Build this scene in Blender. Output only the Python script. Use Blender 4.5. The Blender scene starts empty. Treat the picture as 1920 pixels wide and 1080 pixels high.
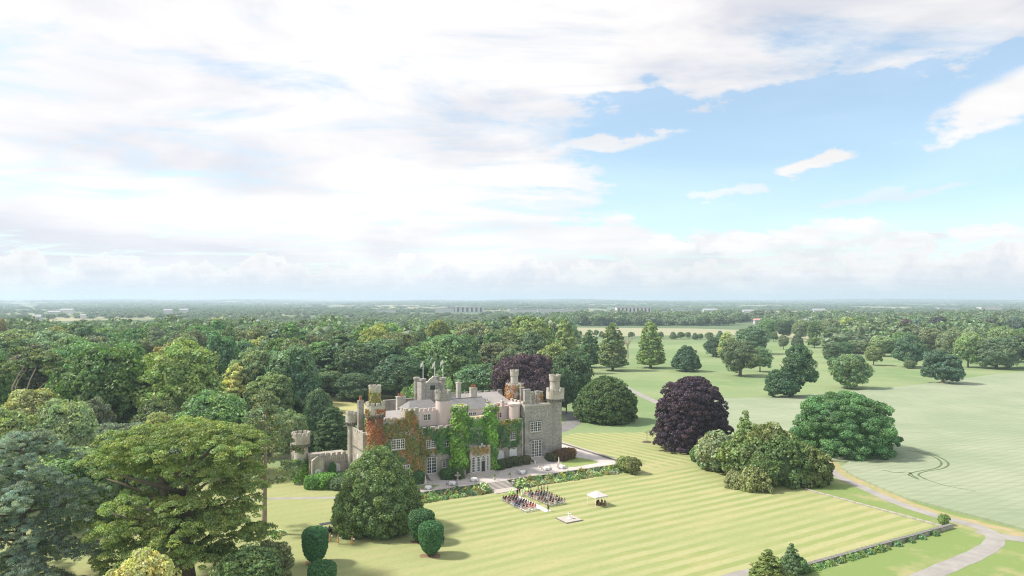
import bpy, bmesh, math, random
import numpy as np
from mathutils import Vector
PI = math.pi
sc = bpy.context.scene
COL = sc.collection
RNG = np.random.default_rng(7)
random.seed(7)

# ------------------------------------------------------------------ camera
CAM_H, FPX, HORIZ = 47.0, 1330.0, 564.0
cam_d = bpy.data.cameras.new('camera')
cam_d.sensor_width = 36.0
cam_d.lens = 36.0 * FPX / 1920.0
cam_d.shift_y = (HORIZ - 540.0) / 1920.0
cam_d.clip_start, cam_d.clip_end = 1.0, 60000.0
cam = bpy.data.objects.new('camera', cam_d)
cam.location = (0, 0, CAM_H)
cam.rotation_euler = (PI / 2, 0, 0)
COL.objects.link(cam)
sc.camera = cam

# ------------------------------------------------------------------ node helper
class G:
    """tiny expression builder over a node tree"""
    def __init__(s, tree): s.t = tree; s.n = tree.nodes; s.l = tree.links
    def node(s, kind, **kw):
        n = s.n.new(kind)
        for k, v in kw.items(): setattr(n, k, v)
        return n
    def put(s, sock, v):
        if v is None: return
        if isinstance(v, bpy.types.NodeSocket): s.l.new(v, sock)
        else:
            try: sock.default_value = v
            except TypeError:
                sock.default_value = (v, v, v, 1) if len(sock.default_value) == 4 else (v, v, v)
            except ValueError:
                sock.default_value = tuple(v) + (1,)
    def m(s, op, a, b=None, c=None, clamp=False):
        n = s.node('ShaderNodeMath', operation=op, use_clamp=clamp)
        s.put(n.inputs[0], a); s.put(n.inputs[1], b); s.put(n.inputs[2], c)
        return n.outputs[0]
    def add(s, a, b): return s.m('ADD', a, b)
    def sub(s, a, b): return s.m('SUBTRACT', a, b)
    def mul(s, a, b): return s.m('MULTIPLY', a, b)
    def div(s, a, b): return s.m('DIVIDE', a, b)
    def mn(s, a, b): return s.m('MINIMUM', a, b)
    def mx(s, a, b): return s.m('MAXIMUM', a, b)
    def ss(s, x, lo, hi, a=0.0, b=1.0):
        n = s.node('ShaderNodeMapRange', interpolation_type='SMOOTHSTEP')
        s.put(n.inputs[0], x); s.put(n.inputs[1], lo); s.put(n.inputs[2], hi); s.put(n.inputs[3], a); s.put(n.inputs[4], b)
        return n.outputs[0]
    def xyz(s, x, y, z):
        n = s.node('ShaderNodeCombineXYZ')
        s.put(n.inputs[0], x); s.put(n.inputs[1], y); s.put(n.inputs[2], z)
        return n.outputs[0]
    def sep(s, v):
        n = s.node('ShaderNodeSeparateXYZ'); s.put(n.inputs[0], v)
        return n.outputs[0], n.outputs[1], n.outputs[2]
    def vmul(s, v, k):
        n = s.node('ShaderNodeVectorMath', operation='MULTIPLY'); s.put(n.inputs[0], v); s.put(n.inputs[1], k)
        return n.outputs[0]
    def noise(s, v, scale, detail=3, rough=.5, dist=0.0):
        n = s.node('ShaderNodeTexNoise'); s.put(n.inputs['Vector'], v)
        n.inputs['Scale'].default_value = scale; n.inputs['Detail'].default_value = detail
        n.inputs['Roughness'].default_value = rough; n.inputs['Distortion'].default_value = dist
        return n.outputs[0]
    def mix(s, f, a, b, mode='MIX'):
        n = s.node('ShaderNodeMix', data_type='RGBA', blend_type=mode)
        s.put(n.inputs[0], f); s.put(n.inputs[6], a); s.put(n.inputs[7], b)
        return n.outputs[2]

# ------------------------------------------------------------------ world
SUN_AZ, SUN_EL = math.radians(-86), math.radians(47)
EXPO = 1.05
w = bpy.data.worlds.new('World'); sc.world = w; w.use_nodes = True
g = G(w.node_tree); g.n.clear()
out = g.node('ShaderNodeOutputWorld')
sky = g.node('ShaderNodeTexSky', sky_type='NISHITA', sun_disc=False)
sky.sun_elevation = SUN_EL; sky.sun_rotation = SUN_AZ; sky.altitude = 50
sky.air_density = 1.0; sky.dust_density = 0.6; sky.ozone_density = 1.0
bg_sky = g.node('ShaderNodeBackground'); bg_sky.inputs[1].default_value = 0.10
g.put(bg_sky.inputs[0], g.mix(1.0, sky.outputs[0], (.90, 1.03, 1.0, 1), 'MULTIPLY'))
d = g.node('ShaderNodeTexCoord').outputs['Generated']
dx, dy, dz = g.sep(d)
DEG = 180 / PI
az = g.mul(g.m('ARCTAN2', dx, dy), DEG)
el = g.mul(g.m('ARCSINE', dz), DEG)
zz = g.add(g.mx(dz, 0.0), 0.07)
qx, qy = g.div(dx, zz), g.div(dy, zz)
q = g.xyz(g.mul(qx, 0.75), g.mul(qy, 1.15), 3.7)
nA = g.noise(q, 1.45, 10, .62, .6)                                  # high streaky sheet
nB = g.noise(g.xyz(g.mul(az, .055), g.mul(el, .16), 8.1), 1.0, 8, .58, .3)   # puffy, in angles
nW = g.noise(g.xyz(g.mul(az, .16), g.mul(el, .34), 1.3), 1.0, 5, .55)      # edge wobble
nL = g.noise(g.xyz(g.mul(az, .05), g.mul(el, .17), 5.5), 1.0, 4, .5, .4)   # light and grey
wob = g.mul(g.sub(nW, .5), 9.0)
elw, azw = g.add(el, wob), g.add(az, g.mul(wob, 2.2))
# one long gap of blue sky between the sheet above and the bank of cumulus below
low = g.sub(4.6, g.mul(g.sub(az, 11.0), .06))
gap = g.mn(g.mn(g.div(g.sub(azw, 3.0), 9.0), g.div(g.sub(16.6, elw), 2.4)), g.div(g.sub(elw, low), 2.6))
gap = g.ss(gap, 0.0, 1.0)
def blob(a0, e0, ra, re, tilt):
    u = g.sub(azw, a0); v = g.sub(g.sub(g.add(el, g.mul(wob, .5)), e0), g.mul(g.sub(az, a0), tilt))
    r = g.add(g.m('POWER', g.div(u, ra), 2), g.m('POWER', g.div(v, re), 2))
    return g.ss(r, 1.15, 0.25)
puff = g.mx(g.mx(blob(24.5, 10.7, 3.4, .9, .20), blob(36.5, 13.4, 5.0, 2.0, .14)), g.mul(blob(16.5, 8.2, 4.0, .5, .0), .7))
puff = g.mx(puff, g.mx(g.mul(blob(8.0, 12.6, 5.0, .8, .05), .9), g.mul(blob(28.5, 7.6, 5.0, .45, .05), .6)))
for b_ in ((12.5, 4.5, 2.3, 1.0, 0), (17.5, 4.2, 2.6, 1.1, 0), (22.5, 4.9, 2.5, 1.2, 0), (33.0, 4.6, 2.3, .7, 0), (27.5, 3.9, 2.0, .8, 0)): puff = g.mx(puff, blob(*b_))
cov = g.ss(g.add(nA, g.mul(gap, -.55)), .19, .55)
fleck = g.mul(g.ss(nB, .60, .74), gap)
cov = g.mx(g.mx(cov, g.mul(puff, g.ss(nW, .22, .42))), g.mul(fleck, .5))
# bank of cumulus along the horizon
top = g.add(3.0, g.mul(g.sub(g.noise(g.xyz(g.mul(az, .36), g.mul(el, .36), 0.3), 1.0, 8, .62), .5), 8.0))
bank = g.ss(g.sub(top, el), -.10, .28)
shade_b = g.ss(g.sub(top, el), .1, 2.2)
gm = g.ss(el, -2.0, 3.0, .0, 1.0)
lum = g.ss(nL, .30, .66, .92, 1.06)
lum = g.mul(g.add(lum, g.mul(g.sub(nA, .5), .30)), g.ss(az, 34.0, -20.0, .95, 1.02))
c_hi = g.mix(g.ss(nL, .32, .60), (.815, .825, .905), (1.0, .972, .965))
c_bank = g.mix(shade_b, (1.06, 1.02, 1.0), (.80, .815, .875))
c_hi = g.mix(puff, c_hi, (1.06, 1.04, 1.04)); c = g.mix(bank, c_hi, c_bank)
# pale veil low over the horizon
veil = g.ss(el, 4.0, 0.2)
c = g.mix(g.mul(veil, .30), c, (.86, .86, .91))
bg_c = g.node('ShaderNodeBackground'); g.put(bg_c.inputs[0], c); g.put(bg_c.inputs[1], g.mul(lum, .485))
dens = g.mx(g.mx(g.mx(cov, bank), g.mul(veil, .85)), .25)
mixs = g.node('ShaderNodeMixShader'); g.put(mixs.inputs[0], dens)
g.l.new(bg_sky.outputs[0], mixs.inputs[1]); g.l.new(bg_c.outputs[0], mixs.inputs[2])
g.l.new(mixs.outputs[0], out.inputs[0])
w.cycles.sampling_method = 'MANUAL'; w.cycles.sample_map_resolution = 512

# ------------------------------------------------------------------ sun, exposure, render
sd = bpy.data.lights.new('sun', 'SUN'); sd.energy = 2.8; sd.angle = math.radians(6.0); sd.color = (1.0, .925, .82)
so = bpy.data.objects.new('sun', sd); COL.objects.link(so)
sun_dir = Vector((math.sin(SUN_AZ) * math.cos(SUN_EL), math.cos(SUN_AZ) * math.cos(SUN_EL), math.sin(SUN_EL)))
so.rotation_euler = sun_dir.to_track_quat('Z', 'Y').to_euler(); so.location = sun_dir * 300
vs = sc.view_settings
vs.view_transform = 'Standard'; vs.look = 'None'; vs.gamma = 1.0; vs.exposure = EXPO; vs.use_curve_mapping = False
cy = sc.cycles
cy.max_bounces = 5; cy.diffuse_bounces = 3; cy.glossy_bounces = 2; cy.transmission_bounces = 3; cy.transparent_max_bounces = 8
cy.volume_bounces = 1; cy.use_denoising = True
try: cy.denoiser = 'OPENIMAGEDENOISE'; cy.denoising_input_passes = 'RGB_ALBEDO_NORMAL'; cy.denoising_prefilter = 'NONE'
except Exception: pass
cy.use_adaptive_sampling = False; cy.pixel_filter_type = 'BLACKMAN_HARRIS'; cy.filter_width = 1.15
cy.volume_step_rate = 4; cy.volume_max_steps = 64

# ------------------------------------------------------------------ places
TH = math.atan2(755, 1330)                       # the estate's axes are turned against the view
UX, UY = math.cos(TH), math.sin(TH)
OX, OY = 85 * UX - 158.5 * UY, 85 * UY + 158.5 * UX
def est(A, B, z=0.0): return (OX + A * UX - B * UY, OY + A * UY + B * UX, z)
def to_est(X, Y):
    X -= OX; Y -= OY
    return X * UX + Y * UY, -X * UY + Y * UX
def pix(x, y, z=0.0):
    D = FPX * (CAM_H - z) / (y - HORIZ)
    return ((x - 960) / FPX * D, D, z)
def pixe(x, y, z=0.0): return to_est(*pix(x, y, z)[:2])

# ------------------------------------------------------------------ object helpers
def tag(o, label=None, cat=None, group=None, kind=None):
    if label: o['label'] = label
    if cat: o['category'] = cat
    if group: o['group'] = group
    if kind: o['kind'] = kind
    return o
def empty(name, loc=(0, 0, 0), rz=0.0, s=1.0, parent=None):
    o = bpy.data.objects.new(name, None); COL.objects.link(o)
    o.location = loc; o.rotation_euler = (0, 0, rz); o.scale = (s, s, s) if not hasattr(s, '__len__') else s
    o.empty_display_size = .2
    if parent: o.parent = parent
    return o
def link(name, me, parent=None, loc=(0, 0, 0), rz=0.0, s=None, color=None):
    o = bpy.data.objects.new(name, me); COL.objects.link(o)
    o.location = loc; o.rotation_euler = (0, 0, rz)
    if s is not None: o.scale = (s, s, s) if not hasattr(s, '__len__') else s
    if parent: o.parent = parent
    if color: o.color = tuple(color) + (1,)
    return o
def copy_tree(o, parent=None, loc=None, rz=None):
    c = o.copy(); COL.objects.link(c); c.parent = parent
    if loc is not None: c.location = loc
    if rz is not None: c.rotation_euler = (0, 0, rz)
    for ch in list(o.children): copy_tree(ch, c)
    return c

class MB:
    """collects faces, builds one mesh"""
    def __init__(s): s.v = []; s.f = []
    def box(s, x0, x1, y0, y1, z0, z1):
        b = len(s.v)
        s.v += [(x0,y0,z0),(x1,y0,z0),(x1,y1,z0),(x0,y1,z0),(x0,y0,z1),(x1,y0,z1),(x1,y1,z1),(x0,y1,z1)]
        s.f += [tuple(b+i for i in q) for q in ((0,3,2,1),(4,5,6,7),(0,1,5,4),(1,2,6,5),(2,3,7,6),(3,0,4,7))]
        return s
    def prism(s, pts, z0, z1):
        b = len(s.v); n = len(pts)
        s.v += [(p[0], p[1], z0) for p in pts] + [(p[0], p[1], z1) for p in pts]
        s.f += [tuple(b+n+i for i in range(n)), tuple(b+n-1-i for i in range(n))]
        s.f += [(b+i, b+(i+1)%n, b+n+(i+1)%n, b+n+i) for i in range(n)]
        return s
    def wallprism(s, pts, y0, y1):            # outline in x,z pulled along y
        b = len(s.v); n = len(pts)
        s.v += [(p[0], y0, p[1]) for p in pts] + [(p[0], y1, p[1]) for p in pts]
        s.f += [tuple(b+i for i in range(n)), tuple(b+n+n-1-i for i in range(n))]
        s.f += [(b+(i+1)%n, b+i, b+n+i, b+n+(i+1)%n) for i in range(n)]
        return s
    def lathe(s, prof, n=20, cx=0, cy=0, cap=True, a0=0.0):
        b = len(s.v)
        for r, z in prof:
            for i in range(n):
                a = a0 + 2*PI*i/n; s.v.append((cx+r*math.cos(a), cy+r*math.sin(a), z))
        for k in range(len(prof)-1):
            for i in range(n):
                j = (i+1) % n
                s.f.append((b+k*n+i, b+k*n+j, b+(k+1)*n+j, b+(k+1)*n+i))
        if cap:
            s.f.append(tuple(b+(len(prof)-1)*n+i for i in range(n)))
            s.f.append(tuple(b+n-1-i for i in range(n)))
        return s
    def tube(s, pts, rad, n=7):
        b0 = len(s.v); P = [Vector(p) for p in pts]
        for k, p in enumerate(P):
            t = (P[min(k+1, len(P)-1)] - P[max(k-1, 0)]).normalized()
            a = t.cross(Vector((.31, .95, .05))).normalized(); c = t.cross(a)
            for i in range(n):
                th = 2*PI*i/n; s.v.append(tuple(p + (a*math.cos(th) + c*math.sin(th))*rad[k]))
        for k in range(len(P)-1):
            for i in range(n):
                j = (i+1) % n
                s.f.append((b0+k*n+i, b0+k*n+j, b0+(k+1)*n+j, b0+(k+1)*n+i))
        s.f.append(tuple(b0+(len(P)-1)*n+i for i in range(n))); s.f.append(tuple(b0+n-1-i for i in range(n)))
        return s
    def poly(s, pts):
        b = len(s.v); s.v += [tuple(p) for p in pts]; s.f.append(tuple(range(b, b+len(pts)))); return s
    def mesh(s, name, m=None, smooth=False):
        me = bpy.data.meshes.new(name); me.from_pydata(s.v, [], s.f); me.update()
        if m: me.materials.append(m)
        if smooth: me.polygons.foreach_set('use_smooth', [True]*len(me.polygons))
        return me
    def build(s, name, m, parent=None, loc=(0,0,0), rz=0.0, smooth=False, color=None):
        return link(name, s.mesh(name, m, smooth), parent, loc, rz, None, color)

# ------------------------------------------------------------------ materials
def material(name):
    m = bpy.data.materials.new(name); m.use_nodes = True
    k = G(m.node_tree); k.n.clear()
    o = k.node('ShaderNodeOutputMaterial'); b = k.node('ShaderNodeBsdfPrincipled')
    k.l.new(b.outputs[0], o.inputs[0]); b.inputs['Roughness'].default_value = .8
    b.inputs['Specular IOR Level'].default_value = .25
    return m, k, b, o
def plain(name, col, rough=.7, spec=.3, metal=0.0, var=.12, scale=1.5):
    m, k, b, o = material(name)
    pos = k.node('ShaderNodeNewGeometry').outputs['Position']
    n = k.noise(pos, scale, 4, .6)
    k.put(b.inputs['Base Color'], k.mix(n, tuple(c*(1-var) for c in col), tuple(min(1, c*(1+var)) for c in col)))
    b.inputs['Roughness'].default_value = rough; b.inputs['Specular IOR Level'].default_value = spec; b.inputs['Metallic'].default_value = metal
    return m
def stone(name, c1, c2, stain, sx=1.1, sz=2.6):
    m, k, b, o = material(name)
    co = k.node('ShaderNodeTexCoord').outputs['Object']
    x, y, z = k.sep(co)
    v = k.xyz(k.mul(x, sx), k.mul(y, sx), k.mul(z, sz))
    vo = k.node('ShaderNodeTexVoronoi', feature='F1'); k.put(vo.inputs['Vector'], v); vo.inputs['Scale'].default_value = 1.5
    ve = k.node('ShaderNodeTexVoronoi', feature='DISTANCE_TO_EDGE'); k.put(ve.inputs['Vector'], v); ve.inputs['Scale'].default_value = 1.5
    r, gg, bb = k.sep(vo.outputs['Color'])
    base = k.mix(r, c1, c2)
    big = k.noise(co, .22, 5, .62)
    base = k.mix(k.ss(big, .46, .66), base, stain)
    streak = k.noise(k.xyz(k.mul(x, 1.4), k.mul(y, 1.4), k.mul(z, .12)), 1.0, 4, .6)
    base = k.mix(k.ss(streak, .52, .75, 0, .55), base, tuple(c*.55 for c in stain))
    mort = k.ss(ve.outputs['Distance'], .0, .07)
    base = k.mix(mort, tuple(c*.62 for c in c2), base)
    k.put(b.inputs['Base Color'], base)
    bp = k.node('ShaderNodeBump'); bp.inputs['Strength'].default_value = .5; bp.inputs['Distance'].default_value = .06
    k.put(bp.inputs['Height'], k.add(k.mul(mort, .6), k.mul(k.noise(co, 5, 4, .6), .5)))
    k.put(b.inputs['Normal'], bp.outputs[0]); b.inputs['Roughness'].default_value = .9
    return m
M = {}
M['stone'] = stone('grey_rubble_stone', (.29, .275, .25), (.46, .435, .395), (.22, .205, .17))
M['stone_pale'] = stone('pale_dressed_stone', (.47, .44, .385), (.60, .56, .49), (.32, .285, .225))
M['stone_warm'] = stone('warm_rubble_stone', (.385, .35, .305), (.52, .475, .415), (.30, .265, .215))
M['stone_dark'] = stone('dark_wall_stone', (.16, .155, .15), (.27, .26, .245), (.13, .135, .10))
M['pink'] = plain('pink_lime_render', (.66, .55, .52), .9, .1, var=.13, scale=.5)
M['slate'] = plain('roof_slate', (.21, .205, .205), .6, .35, var=.3, scale=1.1)
M['slate_pink'] = plain('pale_roof_slate', (.37, .345, .335), .7, .3, var=.22, scale=.7)
M['white'] = plain('white_paint', (.80, .79, .77), .5, .4, var=.05)
M['cloth_white'] = plain('white_cloth', (.82, .80, .79), .9, .1, var=.05)
M['canvas'] = plain('beige_canvas', (.62, .55, .46), .9, .1)
M['black'] = plain('black_metal', (.025, .025, .028), .45, .5)
M['dark_wood'] = plain('dark_wood', (.10, .07, .05), .7, .3)
M['brick'] = plain('orange_brick', (.42, .17, .09), .9, .1, var=.25, scale=4)
M['bark'] = plain('bark', (.17, .135, .105), .95, .1, var=.35, scale=1.2)
M['bark_pale'] = plain('pale_bark', (.36, .29, .23), .95, .1, var=.25, scale=1.2)
M['soil'] = plain('dry_soil', (.27, .185, .12), 1, .0, var=.2, scale=.9)
M['step'] = plain('worn_step_stone', (.46, .42, .38), .9, .2, var=.2, scale=1.8)
M['steel'] = plain('grey_steel', (.45, .46, .48), .4, .5, .6)
M['roofbuggy'] = plain('grey_buggy_roof', (.19, .185, .20), .5, .4)
M['rubber'] = plain('rubber', (.03, .03, .03), .9, .2)
M['iron'] = plain('green_grey_iron', (.22, .24, .22), .7, .3)
m, k, b, o = material('window_glass')
k.put(b.inputs['Base Color'], (.025, .03, .035, 1)); b.inputs['Roughness'].default_value = .08; b.inputs['Specular IOR Level'].default_value = .6
M['glass'] = m
# foliage: leaf tint (vertex colour of each leaf) times the plant's own colour
m, k, b, o = material('foliage')
k.n.remove(b)
at = k.node('ShaderNodeAttribute', attribute_name='tint'); oi = k.node('ShaderNodeObjectInfo')
colr = k.mix(1.0, at.outputs['Color'], oi.outputs['Color'], 'MULTIPLY')
hs = k.node('ShaderNodeHueSaturation'); hs.inputs['Saturation'].default_value = 1.0
k.put(hs.inputs['Value'], k.ss(oi.outputs['Random'], 0, 1, 1.95, 2.70)); k.put(hs.inputs['Hue'], k.ss(oi.outputs['Random'], 0, 1, .485, .512)); k.put(hs.inputs['Color'], colr)
df = k.node('ShaderNodeBsdfDiffuse'); tr = k.node('ShaderNodeBsdfTranslucent')
k.put(df.inputs[0], hs.outputs[0])
k.put(tr.inputs[0], k.mix(1.0, hs.outputs[0], (1.0, 1.25, .5, 1), 'MULTIPLY'))
mx_ = k.node('ShaderNodeMixShader'); mx_.inputs[0].default_value = .30
k.l.new(df.outputs[0], mx_.inputs[1]); k.l.new(tr.outputs[0], mx_.inputs[2])
gl = k.node('ShaderNodeBsdfGlossy'); gl.inputs['Roughness'].default_value = .55; gl.inputs[0].default_value = (.9, .95, 1, 1)
m2 = k.node('ShaderNodeMixShader'); m2.inputs[0].default_value = .035
k.l.new(mx_.outputs[0], m2.inputs[1]); k.l.new(gl.outputs[0], m2.inputs[2]); k.l.new(m2.outputs[0], o.inputs[0])
M['leaf'] = m
# people and painted props: vertex colour, replaced by the object's colour where 'cloth' is 1
m, k, b, o = material('clothing')
at = k.node('ShaderNodeAttribute', attribute_name='tint'); al = k.node('ShaderNodeAttribute', attribute_name='cloth'); oi = k.node('ShaderNodeObjectInfo')
k.put(b.inputs['Base Color'], k.mix(al.outputs['Fac'], at.outputs['Color'], oi.outputs['Color'])); b.inputs['Roughness'].default_value = .85
M['cloth'] = m
m, k, b, o = material('painted')
k.put(b.inputs['Base Color'], k.node('ShaderNodeObjectInfo').outputs['Color']); b.inputs['Roughness'].default_value = .8
M['paint'] = m

# ------------------------------------------------------------------ ground and paths
def ground_mat(name, fn, rough=.95, bump=.0):
    m, k, b, o = material(name)
    co = k.node('ShaderNodeTexCoord').outputs['Object']
    k.put(b.inputs['Base Color'], fn(k, co)); b.inputs['Roughness'].default_value = rough; b.inputs['Specular IOR Level'].default_value = .1
    return m
def f_ground(k, co):
    x, y, z = k.sep(co)
    n1 = k.noise(co, .012, 5, .55); n2 = k.noise(co, .09, 4, .6); n3 = k.noise(co, .9, 3, .6)
    c = k.mix(k.ss(n1, .38, .64), (.192, .275, .125), (.270, .330, .168))
    c = k.mix(k.ss(n2, .5, .75, 0, .55), c, (.34, .345, .18))
    far = k.node('ShaderNodeTexVoronoi'); k.put(far.inputs['Vector'], k.vmul(co, (.0024, .0014, 0))); far.inputs['Scale'].default_value = 1.0
    r, gg, bb = k.sep(far.outputs['Color'])
    fc = k.mix(k.ss(r, .45, .95), (.13, .18, .10), (.40, .36, .22))
    c = k.mix(k.ss(y, 720, 1000), c, fc)
    return k.mix(k.ss(n3, .35, .7, 0, .22), c, (.16, .24, .09))
GROUND = ground_mat('park_grass_ground', f_ground)
gm_ = MB()
def terr(X, y):
    if y < 4500: return 0.0
    f = min(1, (y-4500)/9000)
    return (y-4500)/11500*60+f*(13*math.sin(X*.0009+1)+9*math.sin(X*.0021+y*.0004)+6*math.sin(X*.0043+2))
ys = [-400, 0, 200, 400, 700, 1200, 2000, 3500, 4500]+[4500+750*i for i in range(1, 17)]+[22000]
xs = [-1.3+2.6*i/40 for i in range(41)]
for y in ys:
    for x in xs:
        X = x * max(y, 900); gm_.v.append((X, y, terr(X, min(y, 16500))))
for j in range(len(ys)-1):
    for i in range(len(xs)-1):
        a = j*len(xs)+i; gm_.f.append((a, a+1, a+len(xs)+1, a+len(xs)))
tag(gm_.build('ground', GROUND), kind='structure')

def f_lawn(k, co):
    x, y, z = k.sep(co)
    wob = k.mul(k.sub(k.noise(co, .035, 3, .5), .5), 1.6)
    side = k.mul(k.ss(x, 42.5, 44.5), k.ss(y, -9.0, -5.0))
    t = k.add(k.mul(k.add(y, k.mul(x, -.03)), k.sub(1.0, side)), k.mul(k.add(x, k.mul(y, .18)), side))
    grain = k.mul(k.sub(k.noise(k.vmul(co, (.16, 1.1, 0)), 1.0, 5, .65), .5), 2.0)
    s = k.add(k.m('SINE', k.mul(k.add(t, wob), 2*PI/3.55)), grain)
    amp = k.ss(k.noise(co, .03, 5, .6), .34, .62, .15, .95)
    s = k.mul(k.ss(s, -.7, .7, -1, 1), amp)
    left = k.ss(x, -8, -45)
    s = k.mul(s, k.sub(1.0, k.mul(left, .7)))
    dry = k.noise(co, .06, 6, .62); dry2 = k.noise(k.vmul(co, (.03, .16, 0)), 1.0, 5, .6)
    c = k.mix(k.ss(s, -1, 1), (.262, .312, .118), (.385, .388, .198))
    c = k.mix(k.ss(dry2, .48, .72, 0, .75), c, (.43, .395, .205))
    c = k.mix(k.ss(dry, .54, .74, 0, .6), c, (.42, .37, .19))
    c = k.mix(k.ss(k.noise(co, .045, 4, .55), .52, .7, 0, .55), c, (.29, .335, .145))
    c = k.mix(k.mul(left, .35), c, (.32, .345, .16))
    return k.mix(k.ss(k.noise(co, 1.1, 4, .65), .45, .75, 0, .35), c, (.22, .25, .09))
LAWN = ground_mat('striped_lawn', f_lawn)
E0 = est(0, 0, 0)
def sheet(name, pts, m, z, mb_only=False):
    """flat sheet in estate axes"""
    b = MB(); b.poly([(p[0], p[1], 0) for p in pts])
    o = b.build(name, m, None, est(0, 0, z), TH)
    bm = bmesh.new(); bm.from_mesh(o.data); bmesh.ops.triangulate(bm, faces=bm.faces); bm.to_mesh(o.data); bm.free()
    return o
lawn_pts = [(-140,-140),(2,-140),(18.5,-75.3),(65.2,-75.3),(65.5,-42),(70,-8),(86,16),(82,38),(58,50),(42,40),(-31,36),(-60,62),(-140,62)]
tag(sheet('lawn', lawn_pts, LAWN, .012), kind='structure')
VERGE = ground_mat('rough_verge_grass', lambda k, co: k.mix(k.ss(k.noise(co, .12, 6, .65), .47, .70), (.205, .280, .095), (.36, .335, .175)))
tag(sheet('verge', [(2.5,-140),(19,-75.8),(66,-75.8),(66,-40),(72,-30),(100,-60),(112,-90),(130,-140)], VERGE, .008), kind='structure')
def f_crop(k, co):
    x, y, z = k.sep(co)
    row = k.m('SINE', k.mul(k.add(k.add(k.mul(x, .50), k.mul(y, -.87)), k.mul(k.noise(co, .05, 3, .5), 2.2)), 2*PI/2.6))
    c = k.mix(k.ss(k.noise(co, .025, 5, .6), .35, .65), (.278, .332, .215), (.348, .386, .268))
    c = k.mix(k.ss(row, .1, 1, 0, .32), c, (.222, .268, .182))
    return k.mix(k.ss(k.noise(k.vmul(co, (.06, .9, 0)), 1.0, 6, .7), .42, .72, 0, .7), c, (.212, .258, .172))
CROP = ground_mat('cereal_crop', f_crop)
SOILV = ground_mat('dry_field_margin', lambda k, co: k.mix(k.ss(k.noise(co, .35, 5, .65), .35, .65), (.42, .34, .20), (.30, .31, .14)))
GRAVEL = ground_mat('pale_gravel', lambda k, co: k.mix(k.ss(k.noise(co, .5, 6, .7), .3, .7), (.47, .43, .41), (.60, .55, .525)))
ROAD = ground_mat('worn_tarmac_drive', lambda k, co: k.mix(k.ss(k.noise(co, .25, 6, .7), .3, .7), (.285, .272, .258), (.375, .36, .338)))
DRIVE = ground_mat('grey_tarmac', lambda k, co: k.mix(k.ss(k.noise(co, .25, 6, .7), .3, .7), (.17, .165, .17), (.26, .25, .25)))
# crop field, 0.55 m tall, with its edge standing up along the drive
px_field = [(1340,749),(1440,747),(1560,739),(1640,731),(1730,722),(1800,712),(1860,704),(1935,698),(2300,702),(2500,850),(2300,1040),(1925,997),(1860,979),(1790,961),(1700,937),(1640,912),(1598,893),(1577,879),(1592,868),(1500,862),(1400,830),(1350,790)]
fp = [pix(*p)[:2] for p in px_field]
b = MB(); b.prism(fp, .0, .55)
o = b.build('crop_field', CROP); bm = bmesh.new(); bm.from_mesh(o.data); bmesh.ops.triangulate(bm, faces=bm.faces); bmesh.ops.recalc_face_normals(bm, faces=bm.faces); bm.to_mesh(o.data); bm.free()
tag(o, kind='structure')
TRK = plain('trodden_crop', (.12, .165, .085), 1, 0, var=.3)
def ribbon(name, pts, width, m, z, closed=False, kind='structure', n=6):
    """a strip along a smooth line of ground points"""
    P = [Vector((p[0], p[1], 0)) for p in pts]; L = []
    for i in range(len(P)-1):
        p0, p1, p2, p3 = P[max(i-1,0)], P[i], P[i+1], P[min(i+2, len(P)-1)]
        for k_ in range(n):
            t = k_/n
            L.append(.5*((2*p1)+(-p0+p2)*t+(2*p0-5*p1+4*p2-p3)*t*t+(-p0+3*p1-3*p2+p3)*t**3))
    L.append(P[-1]); b = MB()
    for i, p in enumerate(L):
        t = (L[min(i+1, len(L)-1)]-L[max(i-1, 0)]).normalized(); nn = Vector((-t.y, t.x, 0))
        wd = width[0]+(width[1]-width[0])*i/(len(L)-1) if hasattr(width, '__len__') else width
        wd *= 1 + .05*math.sin(i*1.7)
        b.v += [tuple(p+nn*wd/2), tuple(p-nn*wd/2)]
    b.f += [(2*i, 2*i+1, 2*i+3, 2*i+2) for i in range(len(L)-1)]
    o = b.build(name, m, None, (0, 0, z)); 
    if kind: tag(o, kind=kind)
    return o
P_ = lambda *l: [pix(*p)[:2] for p in l]
ribbon('field_margin', P_((1552,862),(1574,886),(1625,912),(1700,945),(1780,970),(1860,989),(1960,1016)), 4.8, SOILV, .020)
ribbon('road', P_((1540,856),(1566,889),(1615,913),(1690,946),(1770,971),(1828,986),(1862,1003),(1862,1020),(1826,1042),(1760,1070),(1690,1104),(1600,1150)), (2.5, 3.9), ROAD, .028)
ribbon('road_branch', P_((1838,995),(1872,1005),(1920,1012),(1990,1022),(2100,1040)), 3.8, ROAD, .034)
for k_, off in enumerate((0, 14)):
    ribbon('tyre_track', P_((1715-off*1.2,848-off*.1),(1755-off*.6,858),(1778-off*.9,872),(1768-off*1.1,882),(1735-off*1.2,888),(1722-off*1.3,894),(1737-off,903)), .55, TRK, .556)
ribbon('tyre_track', P_((1655,885),(1680,890),(1703,889),(1712,896),(1722,901)), .5, TRK, .556)
ribbon('tyre_track', P_((1737,903),(1775,915),(1830,925)), .35, TRK, .556)
ribbon('path', P_((1172,726),(1196,738),(1222,750),(1250,762),(1300,775)), 4.0, ROAD, .02)
ribbon('driveway', P_((1030,812),(1052,805),(1072,794),(1077,784),(1068,776),(1050,772)), 6.5, DRIVE, .02)
ribbon('path', P_((430,934),(500,935),(560,934),(625,933),(700,929)), 1.8, ROAD, .02)
ribbon('path', P_((1300,1100),(1365,1082),(1400,1073),(1440,1066)), 2.2, ROAD, .02)
WHEAT = ground_mat('ripe_far_field', lambda k, co: k.mix(k.noise(co, .02, 5, .6), (.30, .31, .19), (.39, .375, .245)))
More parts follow.
